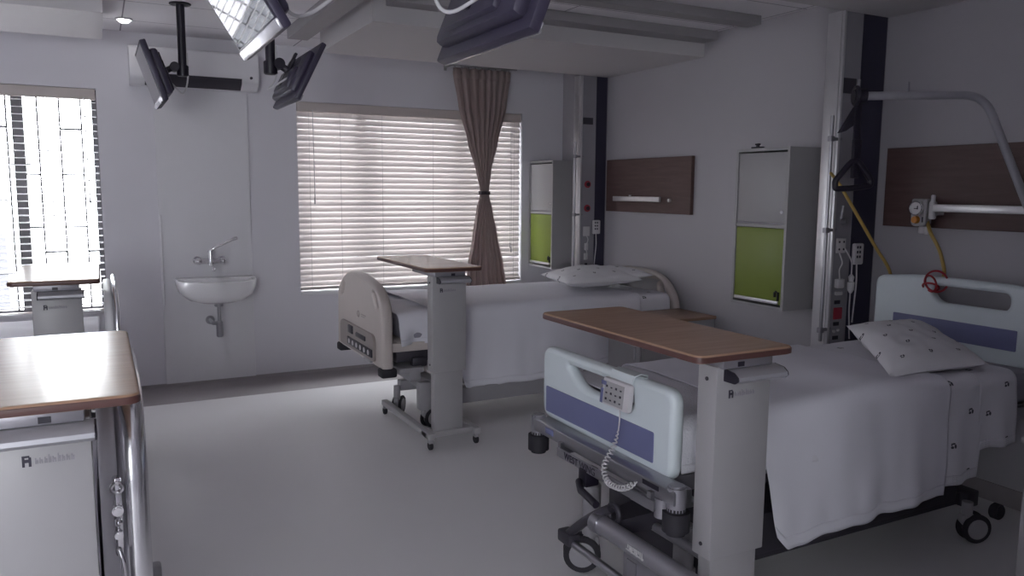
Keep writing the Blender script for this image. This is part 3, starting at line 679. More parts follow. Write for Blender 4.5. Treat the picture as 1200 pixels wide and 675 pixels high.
# ---- beige-ended bed by the curtained window
b2 = thing('hospital_bed', 'hospital bed with beige plastic ends parked beneath the curtained window', 'bed', (2.6, 5.03, 0))
o = (2.6, 5.03, 0)
fo = rpoly([(4.52, 0.40), (5.55, 0.40), (5.53, 0.80), (5.36, 0.925), (5.15, 0.955), (4.90, 0.945), (4.66, 0.905), (4.53, 0.80)], [0.03, 0.03, 0.05, 0.10, 0.1, 0.1, 0.10, 0.08])
gl = rpoly([(4.615, 0.775), (4.65, 0.775), (4.72, 0.860), (4.69, 0.872)], 0.010); gr = rpoly([(5.40, 0.775), (5.44, 0.775), (5.37, 0.865), (5.34, 0.855)], 0.010)
MB(o).plate([fo, gl, gr], 0.07, 0.022, ((1.515, 0, 0), (0, 1, 0), (0, 0, 1))).build('footboard', 'beige', b2)
MB(o).plate([rpoly(rect(4.66, 0.43, 5.42, 0.60), [0.03, 0.03, 0.06, 0.06])], 0.02, 0.004, ((1.474, 0, 0), (0, 1, 0), (0, 0, 1))).build('control_recess', 'beigedk', b2)
cp = MB(o).box((1.455, 4.68, 0.455), (1.475, 5.22, 0.505), 0.004).build('control_strip', 'black', b2)
ck = MB(o)
for k in range(6):
    yy = 4.74+k*0.085; ck.cyl((1.452, yy, 0.481), (1.457, yy, 0.481), 0.017, n=14)
ck.build('control_button', 'offwhite', cp)
MB(o).box((1.455, 5.10, 0.535), (1.475, 5.20, 0.59), 0.006).box((1.455, 4.82, 0.535), (1.475, 5.02, 0.565), 0.006).build('control_label', 'greydk', b2)
MB(o).ring((1.479, 5.02, 0.685), (1, 0, 0), 0.020, 0.003).box((1.478, 4.86, 0.688), (1.4805, 4.96, 0.694)).box((1.478, 4.88, 0.676), (1.4805, 4.96, 0.680)).build('emblem', 'beigedk', b2)
MB(o).box((1.46, 4.72, 0.415), (1.48, 4.86, 0.435), 0.004).build('release_handle', 'castor', b2)
for yy in (4.56, 5.50): MB(o).box((1.47, yy-0.045, 0.355), (1.57, yy+0.045, 0.41), 0.012).build('corner_bumper', 'rubber', b2)
ho = rpoly([(4.535, 0.44), (5.52, 0.44), (5.52, 0.72), (5.38, 0.86), (5.20, 0.905), (4.86, 0.905), (4.67, 0.86), (4.535, 0.72)], [0.03, 0.03, 0.08, 0.1, 0.08, 0.08, 0.1, 0.08])
h1 = rpoly([(4.635, 0.62), (4.675, 0.62), (4.735, 0.80), (4.70, 0.825), (4.645, 0.74)], 0.015); h2 = rpoly([(5.38, 0.62), (5.42, 0.62), (5.41, 0.74), (5.35, 0.825), (5.32, 0.80)], 0.015)
MB(o).plate([ho, h1, h2], 0.06, 0.02, ((3.74, 0, 0), (0, 1, 0), (0, 0, 1))).build('headboard', 'beige', b2)
MB(o).box((1.63, 4.58, 0.56), (3.68, 5.48, 0.735), 0.04, seg=3).build('mattress', 'mattress', b2)
fr = MB(o).box((1.55, 4.57, 0.50), (3.70, 4.61, 0.555), 0.006).box((1.55, 5.45, 0.50), (3.70, 5.49, 0.555), 0.006)
for k in range(7): fr.box((1.60+k*0.30, 4.6, 0.535), (1.84+k*0.30, 5.46, 0.558), 0.004)
fr.build('mattress_platform', 'beige', b2)
MB(o).box((1.60, 4.62, 0.42), (1.95, 5.40, 0.50), 0.01).box((1.70, 4.60, 0.39), (1.80, 4.66, 0.45), 0.01).build('drive_housing', 'greydk', b2)
bf = MB(o).box((1.74, 4.55, 0.13), (3.30, 4.62, 0.235), 0.008).box((1.66, 4.56, 0.31), (1.74, 5.00, 0.385), 0.008).box((1.60, 4.56, 0.36), (1.76, 4.98, 0.395), 0.006).box((1.74, 4.95, 0.15), (3.30, 5.02, 0.22), 0.008).box((3.22, 4.55, 0.14), (3.30, 5.02, 0.22), 0.008)
bf.box((1.80, 4.60, 0.20), (1.88, 4.97, 0.30), 0.01)
bf.build('base_frame', 'castor', b2)
for (a, bz) in (((2.0, 4.72, 0.22), (2.5, 4.72, 0.50)), ((3.1, 4.72, 0.22), (2.75, 4.72, 0.50))):
    MB(o).tube([a, bz], 0.03, 12).build('lift_arm', 'castor', b2)
MB(o).box((1.72, 4.53, 0.12), (1.80, 4.60, 0.30), 0.01).build('base_upright', 'castor', b2)
for (cx, cy, a) in ((1.705, 4.92, 0.9), (1.77, 4.56, 0.4), (3.25, 4.58, 2.6), (3.25, 5.0, 2.9)):
    castor(b2, cx-o[0], cy-o[1], 0.062, a, stem=0.34 if cy == 4.93 else 0.20)
# linen on the beige-ended bed
drape('bedsheet', 'sheet', 'plain white sheet hanging low over the side of the beige-ended bed', 'sheet', 1.80, 3.42, 4.555, 5.505, 0.770,
      lambda u: 0.232+0.004*math.sin(u*40)+(0.10*max(0, u-0.6)/0.4)+0.30*max(0, 0.06-u)/0.06, lambda u: 0.5, seed=11.4, wr=0.007, fold=0.006, xfun=lambda u, h: 0.22*h*max(0, 0.18-u)/0.18)
MB()
drape('under_sheet', 'sheet', 'white under-sheet rumpled near the footboard of the beige-ended bed', 'sheet', 1.60, 2.02, 4.56, 5.49, 0.745,
      lambda u: 0.545, lambda u: 0.55, seed=17.7, wr=0.030, fold=0.03, nu=80, rad=0.09, uvo=(0.4, 0.2))
drape('head_sheet', 'printed', 'printed white sheet covering the head end of the beige-ended bed', 'sheet', 3.36, 3.69, 4.57, 5.49, 0.752,
      lambda u: 0.50, lambda u: 0.50, seed=21.7, wr=0.006, fold=0.006, nu=50, uvo=(0.1, 0.15))
pillow('flat printed white pillow lying at the headboard of the beige-ended bed', [(2.90, 4.72, 0.845), (3.53, 4.68, 0.850), (2.95, 5.20, 0.865), (3.60, 5.18, 0.885)], 0.15, seed=6)
pillow('second printed pillow tucked behind the flat one at the beige headboard', [(3.28, 4.74, 0.850), (3.66, 4.72, 0.875), (3.30, 5.25, 0.860), (3.68, 5.22, 0.885)], 0.11, seed=9)

# ---- two beds with chrome-hooped ends under the barred window side
def hoop_bed(y0, y1, zt, label, loc, xb=-0.012, rh=0.030):
    t = thing('hospital_bed', label, 'bed', loc); o = loc
    prof = rpoly([(y0, 0.36), (y1, 0.36), (y1, zt-0.02), (y0, zt-0.02)], [0.04, 0.04, 0.20, 0.20], 10)
    MB(o).plate([prof], 0.040, 0.014, ((xb, 0, 0), (0, 1, 0), (0, 0, 1))).build('footboard', 'trimw', t)
    xh = xb+0.022+rh
    hoop = fillet([(xh, y0+rh, 0.16), (xh, y0+rh, zt), (xh, y1-rh, zt), (xh, y1-rh, 0.16)], 0.26, 12)
    MB(o).tube(hoop, rh, 20).build('hoop', 'bright_chrome', t)
    MB(o).box((-2.14, y0+0.04, 0.52), (-0.05, y1-0.04, 0.715), 0.045, seg=3).build('mattress', 'mattress', t)
    MB(o).box((-2.15, y0+0.03, 0.44), (0.0, y0+0.08, 0.50), 0.006).box((-2.15, y1-0.08, 0.44), (0.0, y1-0.03, 0.50), 0.006).box((-2.15, y0+0.05, 0.495), (-0.03, y1-0.05, 0.52), 0.004).build('mattress_platform', 'grey', t)
    MB(o).plate([rpoly(rect(y0, 0.36, y1, 1.08), [0.03, 0.03, 0.15, 0.15])], 0.04, 0.014, ((-2.21, 0, 0), (0, 1, 0), (0, 0, 1))).build('headboard', 'white', t)
    MB(o).box((-1.9, y0+0.12, 0.15), (-0.10, y0+0.18, 0.21), 0.006).box((-1.9, y1-0.18, 0.15), (-0.10, y1-0.12, 0.21), 0.006).box((-0.16, y0+0.12, 0.15), (-0.10, y1-0.12, 0.21), 0.006).box((-1.4, y0+0.3, 0.18), (-0.7, y1-0.3, 0.45), 0.02).build('base_frame', 'greydk', t)
    for cx in (-0.08, -1.8):
        for cy in (y0+0.15, y1-0.15): castor(t, cx-o[0], cy-o[1], 0.06, 0.4+cx, stem=0.18)
    return t, o
t3, o3 = hoop_bed(2.10, 2.98, 0.985, 'hospital bed with chrome-hooped white end beside the shiny overbed table', (-1.05, 2.54, 0), -0.013, 0.034)
t4, o4 = hoop_bed(4.42, 5.32, 0.99, 'hospital bed with white hooped end standing under the barred window', (-1.05, 4.87, 0), 0.018, 0.014)
# latch gear and lead on the end of the nearer hooped bed
g = MB(o3)
g.box((-0.006, 2.075, 0.60), (0.014, 2.102, 0.80), 0.006).ring((0.004, 2.075, 0.775), (0, 1, 0), 0.012, 0.005).cyl((0.004, 2.06, 0.72), (0.004, 2.10, 0.72), 0.013, bev=0.003).cyl((0.004, 2.055, 0.66), (0.004, 2.10, 0.66), 0.010, bev=0.002).ball((0.004, 2.07, 0.69), 0.010).tube(fillet([(0.002, 2.075, 0.62), (0.010, 2.065, 0.59), (0.012, 2.075, 0.54)], 0.02), 0.006)
g.build('rail_latch', 'chrome', t3)
MB(o3).tube(fillet([(0.07, 2.95, 0.44), (0.082, 2.96, 0.30), (0.092, 2.97, 0.16)], 0.02), 0.004, 6).build('brake_cable', 'grey', t3)
MB(o3).box((0.070, 2.94, 0.06), (0.135, 3.0, 0.16), 0.01).cyl((0.10, 2.955, 0.045), (0.10, 2.985, 0.045), 0.045, n=22, bev=0.005).build('corner_castor', 'castor', t3)
drape('bedsheet', 'sheet', 'white sheet on the bed under the barred window', 'sheet', -2.10, -0.03, 4.445, 5.295, 0.735, lambda u: 0.55, lambda u: 0.55, seed=31, wr=0.009, fold=0.004)
drape('bedsheet', 'sheet', 'white sheet on the bed beside the shiny overbed table', 'sheet', -2.10, -0.04, 2.125, 2.955, 0.735, lambda u: 0.50, lambda u: 0.50, seed=37, wr=0.006, fold=0.004, nu=80, nv=60)

# ------------------------------------------------------------------ wall cupboards
def cupboard(y0, y1, label):
    x0, x1, z0, z1 = 3.48, W, 0.815, 1.757
    t = thing('wall_cupboard', label, 'cupboard', (x1, (y0+y1)/2, z0), 0, 'white and green wall cupboards'); o = (x1, (y0+y1)/2, z0)
    c = MB(o); th = 0.018
    c.box((x0, y0, z0+th), (x1, y0+th, z1-th)).box((x0, y1-th, z0+th), (x1, y1, z1-th)).box((x0, y0, z0), (x1, y1, z0+th)).box((x0, y0, z1-th), (x1, y1, z1)).box((x1-0.01, y0+th, z0+th), (x1, y1-th, z1-th)).box((x0+0.004, y0+th, 1.292), (x1, y1-th, 1.310))
    c.build('carcass', 'white', t, smooth=False)
    d = MB(o).box((x0+0.006, y0+th+0.003, 1.322), (x0+0.022, y1-th-0.003, z1-th-0.010), 0.002).build('upper_door', 'white', t)
    MB(o).cyl((x0+0.002, y0+0.045, 1.385), (x0+0.008, y0+0.045, 1.385), 0.011, n=16).build('lock', 'chrome', d)
    MB(o).box((x0+0.004, y0+th+0.003, 1.313), (x0+0.02, y1-th-0.003, 1.320)).build('upper_pull', 'grey', d)
    d = MB(o).box((x0+0.006, y0+th+0.003, z0+th+0.012), (x0+0.022, y1-th-0.003, 1.288), 0.002).build('lower_door', 'green', t, label='lime green lower door')
    MB(o).box((x0-0.004, y0+th+0.02, z0+th+0.014), (x0+0.008, y1-th-0.01, z0+th+0.034), 0.002).build('lower_pull', 'alu', d)
    MB(o).box((x0-0.008, y0+0.035, z0+0.055), (x0+0.006, y0+0.043, z0+0.105), 0.001).box((x0-0.008, y0+0.06, z0+0.075), (x0+0.006, y0+0.068, z0+0.105), 0.001).tube([(x0-0.004, y0+0.039, z0+0.10), (x0-0.006, y0+0.052, z0+0.112), (x0-0.004, y0+0.064, z0+0.10)], 0.004).build('key', 'black', d)
    return t
cupboard(3.288, 3.712, 'white wall cupboard with lime green lower door near the blue-panelled bed')
cupboard(5.930, 6.350, 'white wall cupboard with lime green lower door next to the curtained window')
cl = MB((3.50, 3.555, 1.757)).box((3.485, 3.52, 1.757), (3.515, 3.60, 1.767), 0.003).cyl((3.50, 3.56, 1.765), (3.50, 3.56, 1.778), 0.010).box((3.49, 3.545, 1.776), (3.51, 3.575, 1.786), 0.003)
tag(cl.build('clip', 'black'), 'small black clip lying on the nearer wall cupboard', 'clip', loc=(3.50, 3.555, 1.757))

# ------------------------------------------------------------------ bedhead service columns
def service_column(y, near, label):
    t = thing('service_column', label, 'service column', (W-0.15, y+0.05, 0), 0, 'bedhead service columns'); o = (W-0.15, y+0.05, 0)
    x0 = 3.485 if near else 3.565; x2 = x0+0.150; x3 = W-0.012
    MB(o).box((x0, y, 0), (W, y+0.095, ZB), 0.003).build('column_body', 'panelgrey', t, smooth=False)
    MB(o).box((x0-0.010, y+0.004, 0.0), (x0, y+0.093, ZB), 0.002).box((x0-0.004, y-0.012, 0.0), (x0+0.012, y+0.01, ZB), 0.003).build('edge_profile', 'alu', t)
    MB(o).box((x2, y-0.004, 0), (x3, y+0.004, ZB-0.002)).build('dark_panel', 'bluedark', t, smooth=False, label='navy strip beside the grey service face')
    MB(o).box((x0+0.022, y-0.005, 2.02 if near else 2.045), (x0+0.118, y+0.002, 2.10 if near else 2.10), 0.002).build('air_grille', 'greydk', t)
    xr = x0-0.055
    r = MB(o).cyl((xr, y-0.01, 0.70), (xr, y-0.01, 1.90), 0.0095, n=14, bev=0.002).build('rail', 'steel', t)
    for z in (0.76, 1.30, 1.78): MB(o).box((xr-0.014, y-0.022, z-0.014), (xr+0.014, y+0.004, z+0.014), 0.003).box((xr, y-0.01, z-0.008), (x0+0.03, y+0.004, z+0.008), 0.002).build('rail_clamp', 'grey', t)
    xc = (x0+x2)/2
    if near:
        MB(o).box((xc-0.04, y-0.010, 1.175), (xc+0.03, y, 1.255), 0.004).build('socket_plate', 'offwhite', t)
        sk_ = MB(o)
        for zz in (1.195, 1.235):
            for xx in (xc-0.022, xc+0.012): sk_.cyl((xx, y-0.012, zz), (xx, y-0.009, zz), 0.006, n=10)
        sk_.build('socket_hole', 'greydk', t)
        MB(o).cyl((xc, y-0.035, 1.345), (xc, y, 1.345), 0.021, bev=0.004).cyl((xc-0.01, y-0.012, 1.43), (xc-0.01, y, 1.36), 0.011).build('gas_outlet', 'steel', t)
        MB(o).box((xc-0.035, y-0.03, 0.985), (xc+0.015, y, 1.035), 0.006).box((xc-0.03, y-0.02, 0.945), (xc+0.015, y, 0.965), 0.004).build('plug', 'offwhite', t)
        MB(o).tube(fillet([(xc-0.02, y-0.012, 1.175), (xc-0.01, y-0.03, 1.12), (xc-0.025, y-0.02, 1.09), (xc-0.015, y-0.02, 1.03)], 0.02), 0.004).build('plug_lead', 'cable', t)
        MB(o).tube(fillet([(xc+0.02, y-0.012, 1.20), (xc+0.05, y-0.04, 1.13), (xc+0.055, y-0.035, 1.0), (xc+0.06, y-0.03, 0.85), (xc+0.075, y-0.03, 0.70)], 0.03), 0.004).loft([[(xc+0.055+r_*math.cos(a), y-0.036+r_*math.sin(a), z) for a in [2*PI*i/12 for i in range(12)]] for z, r_ in ((0.955, 0.006), (0.975, 0.018), (1.015, 0.020), (1.02, 0.012), (1.045, 0.016), (1.06, 0.005))], True, True).build('inline_switch', 'cable', t)
        MB(o).box((xc-0.03, y-0.008, 0.81), (xc+0.035, y, 0.875), 0.004).build('red_socket', 'redsock', t)
        for zz in (0.905, 0.785, 0.708): MB(o).box((xc-0.025, y-0.006, zz-0.010), (xc+0.015, y+0.001, zz+0.010)).build('socket_slot', 'black', t, smooth=False)
        MB(o).cyl((xc-0.02, y-0.01, 0.745), (xc-0.02, y, 0.745), 0.008).cyl((xc+0.012, y-0.01, 0.75), (xc+0.012, y, 0.75), 0.008).build('indicator', 'offwhite', t)
    else:
        for zz in (1.552, 1.353):
            MB(o).cyl((xc, y-0.012, zz), (xc, y, zz), 0.030, n=20, bev=0.003).build('gas_ring', 'redsock', t)
            MB(o).cyl((xc, y-0.020, zz), (xc, y-0.01, zz), 0.017, n=16).build('gas_socket', 'black', t)
        MB(o).box((xc-0.035, y-0.008, 1.12), (xc+0.03, y, 1.20), 0.004).box((xc-0.02, y-0.016, 1.0), (xc+0.012, y, 1.06), 0.004).box((xc-0.025, y-0.016, 0.92), (xc+0.01, y, 0.975), 0.004).build('socket_plate', 'offwhite', t)
        MB(o).tube(fillet([(xc-0.01, y-0.012, 1.13), (xc+0.01, y-0.02, 1.09), (xc-0.02, y-0.02, 1.03), (xc, y-0.02, 0.97), (xc-0.02, y-0.02, 0.92)], 0.02), 0.004).build('plug_lead', 'cable', t)
        MB(o).box((xc-0.012, y-0.005, 0.87), (xc+0.012, y+0.001, 0.89)).build('socket_slot', 'black', t, smooth=False)
    return t
service_column(2.975, True, 'grey service column beside the blue-panelled bed with the grab handle in front')
service_column(5.632, False, 'grey service column with two round red gas sockets at the window corner')
def call_handset(x, y, z, zend, label):
    t = thing('call_handset', label, 'handset', (x, y, z)); o = (x, y, z)
    X = frame_mtx((x, y-0.012, z), (1, 0, 0.0), (0, 0, 1))
    MB(o).box((-0.036, -0.058, -0.012), (0.036, 0.058, 0.012), 0.008, mtx=X).build('handset_body', 'offwhite', t)
    k = MB(o)
    for i in range(2):
        for j in range(3): k.box((-0.022+i*0.02, 0.030-j*0.026, 0.0115), (-0.010+i*0.02, 0.044-j*0.026, 0.0135), mtx=X)
    k.build('handset_button', 'ink', t, smooth=False)
    MB(o).tube(fillet([(x, y-0.01, z-0.05), (x+0.002, y-0.014, z-0.15), (x-0.015, y-0.014, zend)], 0.03), 0.0045).build('handset_lead', 'cable', t)
    return t
call_handset(3.667, 2.962, 1.168, 0.79, 'white call handset with dark keys hanging on the column by the blue-panelled bed')
call_handset(3.722, 5.620, 1.195, 0.88, 'white call handset hanging on the column at the window corner')

# ------------------------------------------------------------------ walnut boards
def wall_board(y0, y1, z0, z1, label):
    t = thing('bedhead_board', label, 'wall board', (W, (y0+y1)/2, z0), 0, 'walnut bedhead boards'); o = (W, (y0+y1)/2, z0)
    MB(o).box((W-0.03, y0, z0), (W, y1, z1), 0.002).build('panel', 'board', t, smooth=False)
    return t, o
t, o = wall_board(4.507, 5.585, 1.331, 1.755, 'dark walnut board with a short rail on the wall above the beige-ended bed')
MB(o).box((W-0.075, 4.815, 1.418), (W-0.055, 5.425, 1.456), 0.003).box((W-0.06, 4.90, 1.425), (W-0.03, 4.93, 1.449)).box((W-0.06, 5.30, 1.425), (W-0.03, 5.33, 1.449)).build('rail', 'alu', t)
MB(o).cyl((W-0.05, 4.735, 1.432), (W-0.028, 4.735, 1.432), 0.012).build('hook_knob', 'alu', t)
MB(o).box((W-0.068, 5.19, 1.456), (W-0.06, 5.21, 1.468)).build('rail_stop', 'alu', t)
t, o = wall_board(1.83, 2.908, 1.323, 1.739, 'dark walnut board with a long rail and regulator above the blue-panelled bed')
MB(o).box((W-0.115, 1.90, 1.408), (W-0.095, 2.565, 1.446), 0.003).box((W-0.10, 2.0, 1.415), (W-0.03, 2.03, 1.439)).box((W-0.10, 2.50, 1.415), (W-0.03, 2.53, 1.439)).build('rail', 'alu', t)
MB(o).cyl((W-0.10, 2.572, 1.37), (W-0.10, 2.572, 1.46), 0.018, bev=0.004).cyl((W-0.10, 2.572, 1.455), (W-0.10, 2.572, 1.492), 0.011, bev=0.003).box((W-0.10, 2.555, 1.39), (W-0.03, 2.59, 1.44), 0.004).build('rail_mount', 'offwhite', t)
# suction regulator
t = thing('suction_regulator', 'white suction regulator with round dial and orange knob on the walnut board', 'regulator', (W-0.09, 2.645, 1.40)); o = (W-0.09, 2.645, 1.40)
MB(o).plate([rpoly(rect(2.600, 1.330, 2.685, 1.472), [0.03, 0.03, 0.012, 0.012])], 0.055, 0.010, ((W-0.085, 0, 0), (0, 1, 0), (0, 0, 1))).cyl((W-0.085, 2.60, 1.40), (W-0.03, 2.60, 1.40), 0.014).build('regulator_body', 'white', t)
d = MB(o).cyl((W-0.112, 2.645, 1.424), (W-0.128, 2.645, 1.424), 0.036, n=28, bev=0.003).build('dial', 'offwhite', t)
MB(o).ring((W-0.128, 2.645, 1.424), (1, 0, 0), 0.034, 0.004).build('dial_rim', 'chrome', d)
MB(o).box((W-0.1305, 2.635, 1.420), (W-0.128, 2.655, 1.424), mtx=None).box((W-0.1305, 2.634, 1.418), (W-0.128, 2.638, 1.436)).build('dial_needle', 'ink', d, smooth=False)
MB(o).cyl((W-0.110, 2.648, 1.365), (W-0.135, 2.648, 1.365), 0.020, 0.017, n=20, bev=0.003).build('knob', 'orange', t, label='orange knob')
MB(o).box((W-0.115, 2.612, 1.352), (W-0.112, 2.618, 1.380)).build('switch', 'ink', t)
MB(o).cyl((W-0.085, 2.632, 1.33), (W-0.085, 2.632, 1.295), 0.018, bev=0.003).cyl((W-0.085, 2.606, 1.33), (W-0.085, 2.606, 1.290), 0.012).build('outlet', 'offwhite', t)
MB(o).tube(fillet([(W-0.085, 2.606, 1.355), (W-0.10, 2.575, 1.30), (W-0.11, 2.51, 1.22), (W-0.13, 2.465, 1.12), (W-0.14, 2.46, 1.08)], 0.06), 0.009, 10).build('hose', 'yellow', t, label='yellow hose')
# loose yellow hose from the column down behind the headboard
tb = MB((3.46, 2.80, 1.5)).tube(fillet([(3.43, 2.955, 1.60), (3.38, 2.86, 1.55), (3.415, 2.82, 1.46), (3.53, 2.80, 1.31), (3.62, 2.80, 1.21), (3.735, 2.79, 1.09), (3.76, 2.78, 0.95)], 0.08), 0.0085, 10)
tag(tb.build('oxygen_hose', 'yellow'), 'yellow hose drooping from the service column to behind the headboard', 'hose', loc=(3.46, 2.80, 1.5))
rc = MB((3.6, 2.43, 1.06)); 
rc.ring((3.592, 2.43, 1.075), (1, 0.25, 0.1), 0.052, 0.005).ring((3.585, 2.455, 1.062), (1, -0.3, 0.2), 0.040, 0.005).ring((3.60, 2.462, 1.045), (0.6, 0.2, 0.9), 0.036, 0.005)
tag(rc.build('red_cord', 'red'), 'coil of red cord looped through the slot of the pale blue headboard', 'cord', loc=(3.6, 2.43, 1.06))

# ------------------------------------------------------------------ bedside lockers
def locker(x0, y0, x1, y1, zt, label, brown):
    t = thing('bedside_locker', label, 'locker', ((x0+x1)/2, (y0+y1)/2, 0)); o = ((x0+x1)/2, (y0+y1)/2, 0)
    MB(o).box((x0+0.018, y0, 0.07), (x1, y1, zt-0.022), 0.003).build('carcass', 'white', t)
    MB(o).box((x0-0.005, y0-0.008, zt-0.022), (x1+0.01, y1+0.008, zt), 0.005).build('locker_top', 'table' if brown else 'white', t)
    d = MB(o).box((x0, y0+0.012, zt-0.15), (x0+0.018, y1-0.012, zt-0.03), 0.003).build('drawer', 'white', t)
    MB(o).box((x0-0.012, (y0+y1)/2-0.05, zt-0.06), (x0+0.002, (y0+y1)/2+0.05, zt-0.048), 0.003).build('handle', 'alu', d)
    d = MB(o).box((x0, y0+0.012, 0.08), (x0+0.018, y1-0.012, zt-0.158), 0.003).build('door', 'white', t)
    MB(o).box((x0-0.012, y0+0.05, zt-0.26), (x0+0.002, y0+0.062, zt-0.18), 0.003).build('handle', 'alu', d)
    for xx in (x0+0.06, x1-0.05):
        for yy in (y0+0.05, y1-0.05):
            MB(o).cyl((xx, yy-0.01, 0.028), (xx, yy+0.01, 0.028), 0.028, n=18, bev=0.004).box((xx-0.012, yy-0.015, 0.03), (xx+0.012, yy+0.015, 0.072), 0.003).build('castor', 'castor', t)
    return t
locker(3.10, 4.115, 3.72, 4.50, 0.652, 'white bedside locker with brown top between the two beds along the wall', True)
locker(2.655, 0.98, 3.10, 1.45, 0.71, 'white bedside locker cut off by the picture edge near the blue-panelled bed', False)

# ------------------------------------------------------------------ televisions on ceiling poles
def television(px, py, xb, zb, y0, y1, side, tilt, zarm, label, h=0.345, th=0.05):
    """side -1: the screen looks toward -x and down; +1: toward +x and down"""
    t = thing('television', label, 'television', (px, py, ZC), 0, 'ceiling televisions'); o = (px, py, ZC)
    MB(o).cyl((px, py, ZC-0.008), (px, py, ZC), 0.062, n=28, bev=0.002).build('ceiling_plate', 'black', t)
    MB(o).cyl((px, py, zarm-0.03), (px, py, ZC-0.006), 0.024, n=18).build('pole', 'black', t)
    a = math.radians(tilt); yc = (y0+y1)/2
    nrm = Vector((side*math.cos(a), 0, -math.sin(a))); up = Vector((side*math.sin(a), 0, math.cos(a)))
    org = Vector((xb, 0, zb))                      # bottom edge of the screen face
    X = frame_mtx(org, (0, -side*-1.0*-1.0, 0) if False else Vector((0, 1, 0)), up)
    # local axes: u=+y, v=up, w = u x v ; w points along -side? make thickness grow away from the face
    w = Vector((0, 1, 0)).cross(up); s = 1 if w.dot(nrm) > 0 else -1
    def B(mb, u0, v0, d0, u1, v1, d1, bev=0.0): return mb.box((u0, v0, s*d0), (u1, v1, s*d1), bev, mtx=X)
    # d is measured toward the viewer of the screen; body lies at negative d
    B(MB(o), y0, 0.0, -th*0.5, y1, h, 0.0, 0.006).build('housing', 'tvback', t)
    bk = MB(o); B(bk, y0+0.04, 0.03, -th*1.15, y1-0.04, h-0.05, -th*0.4, 0.018); B(bk, yc-0.16, 0.05, -th*1.45, yc+0.16, h*0.55, -th*0.9, 0.012)
    for k in range(9): B(bk, yc-0.13+k*0.03, h*0.60, -th*1.2, yc-0.118+k*0.03, h*0.72, -th*1.1)
    bk.build('back_cover', 'tvback', t)
    B(MB(o), y0+0.014, 0.034, -0.002, y1-0.018, h-0.018, 0.0012).build('screen', 'screen', t, smooth=False)
    B(MB(o), y0+0.002, 0.002, -0.012, y1-0.002, 0.030, 0.005, 0.004).build('speaker_bar', 'silver', t)
    # joint between pole and back
    pc = X @ Vector((yc, h*0.52, -s*th*1.4)); pj_ = Vector((px, py, zarm))
    mid = Vector((px+(pc.x-px)*0.45, py+(pc.y-py)*0.5, zarm+0.012))
    br = MB(o).cyl((px, py, zarm-0.04), (px, py, zarm+0.025), 0.034, n=18, bev=0.004).tube([pj_, mid, pc], 0.019, 10).cyl(mid+Vector((0, -0.035, 0)), mid+Vector((0, 0.035, 0)), 0.027)
    B(br, yc-0.06, h*0.52-0.06, -th*1.55, yc+0.06, h*0.52+0.06, -th*1.35, 0.004); B(br, yc-0.015, h*0.2, -th*1.6, yc+0.015, h*0.85, -th*1.3, 0.004)
    br.build('tilt_bracket', 'black', t)
    q = X @ Vector((yc-0.10, 0.10, -s*th*1.45)); q2 = X @ Vector((yc+0.02, 0.03, -s*th*1.7))
    MB(o).tube(fillet([(px+0.026, py-0.005, zarm+0.10), (px+0.028, py-0.012, zarm-0.06), tuple(q2+Vector((-side*0.04, 0.0, 0.0))), tuple(q)], 0.09, 10), 0.005, 8).build('cable', 'cable', t)
    return t
television(0.490, 5.255, 0.352, 1.985, 4.97, 5.53, -1, 18.5, 2.205, 'ceiling television turned to the bed under the barred window', th=0.068)
television(0.797, 4.16, 0.872, 1.915, 3.86, 4.42, 1, 26.5, 2.105, 'ceiling television showing its dark back beside the curtained window', h=0.30)
television(0.62, 2.19, 0.400, 1.865, 1.92, 2.45, -1, 32, 2.12, 'ceiling television whose screen shines with the reflected barred window', h=0.36)
television(0.735, 1.96, 0.930, 1.862, 1.655, 2.225, 1, 22, 2.16, 'largest dark ceiling television, back turned to us with a looping white cable', h=0.36, th=0.062)

# ------------------------------------------------------------------ basin, tap, trap
sk = thing('hand_basin', 'white ceramic hand basin on the wall panel with a chrome bottle trap', 'basin', (0.755, D-0.016, 0.82)); o = (0.755, D-0.016, 0.82)
def ov(a, b, z, yo=0.0, n=40, p=3.0):
    pts = []
    for i in range(n+1):
        th_ = PI*i/n; c, s_ = math.cos(th_), math.sin(th_)
        pts.append((0.755+a*math.copysign(abs(c)**(2/p), c), D-0.017-yo-b*abs(s_)**(2/p), z))
    return pts
bs = MB(o).loft([ov(0.04, 0.16, 0.650), ov(0.14, 0.27, 0.655), ov(0.215, 0.35, 0.680), ov(0.262, 0.398, 0.725), ov(0.279, 0.412, 0.775), ov(0.284, 0.418, 0.815), ov(0.282, 0.416, 0.825), ov(0.272, 0.405, 0.829),
     ov(0.245, 0.375, 0.826, 0.0), ov(0.232, 0.36, 0.815, 0.0), ov(0.20, 0.30, 0.74, 0.03), ov(0.12, 0.20, 0.70, 0.06), ov(0.02, 0.08, 0.695, 0.10)])
bs.build('basin_bowl', 'ceramic', sk)
MB(o).box((0.475, D-0.17, 0.79), (1.035, D-0.016, 0.832), 0.012).build('back_ledge', 'ceramic', sk)
tr = MB(o).cyl((0.755, D-0.20, 0.625), (0.755, D-0.20, 0.645), 0.032, bev=0.004).cyl((0.755, D-0.20, 0.50), (0.755, D-0.20, 0.63), 0.013).cyl((0.755, D-0.20, 0.395), (0.755, D-0.20, 0.515), 0.025, bev=0.006)
tr.tube(fillet([(0.755, D-0.20, 0.50), (0.71, D-0.20, 0.50), (0.71, D-0.016, 0.50)], 0.03), 0.014).cyl((0.71, D-0.032, 0.50), (0.71, D-0.016, 0.50), 0.033, bev=0.003)
tr.build('bottle_trap', 'steel', sk)
tp = thing('mixer_tap', 'chrome wall mixer tap with a long lever above the basin', 'tap', (0.72, D-0.016, 0.955)); o = (0.72, D-0.016, 0.955); yt = D-0.10
b = MB(o)
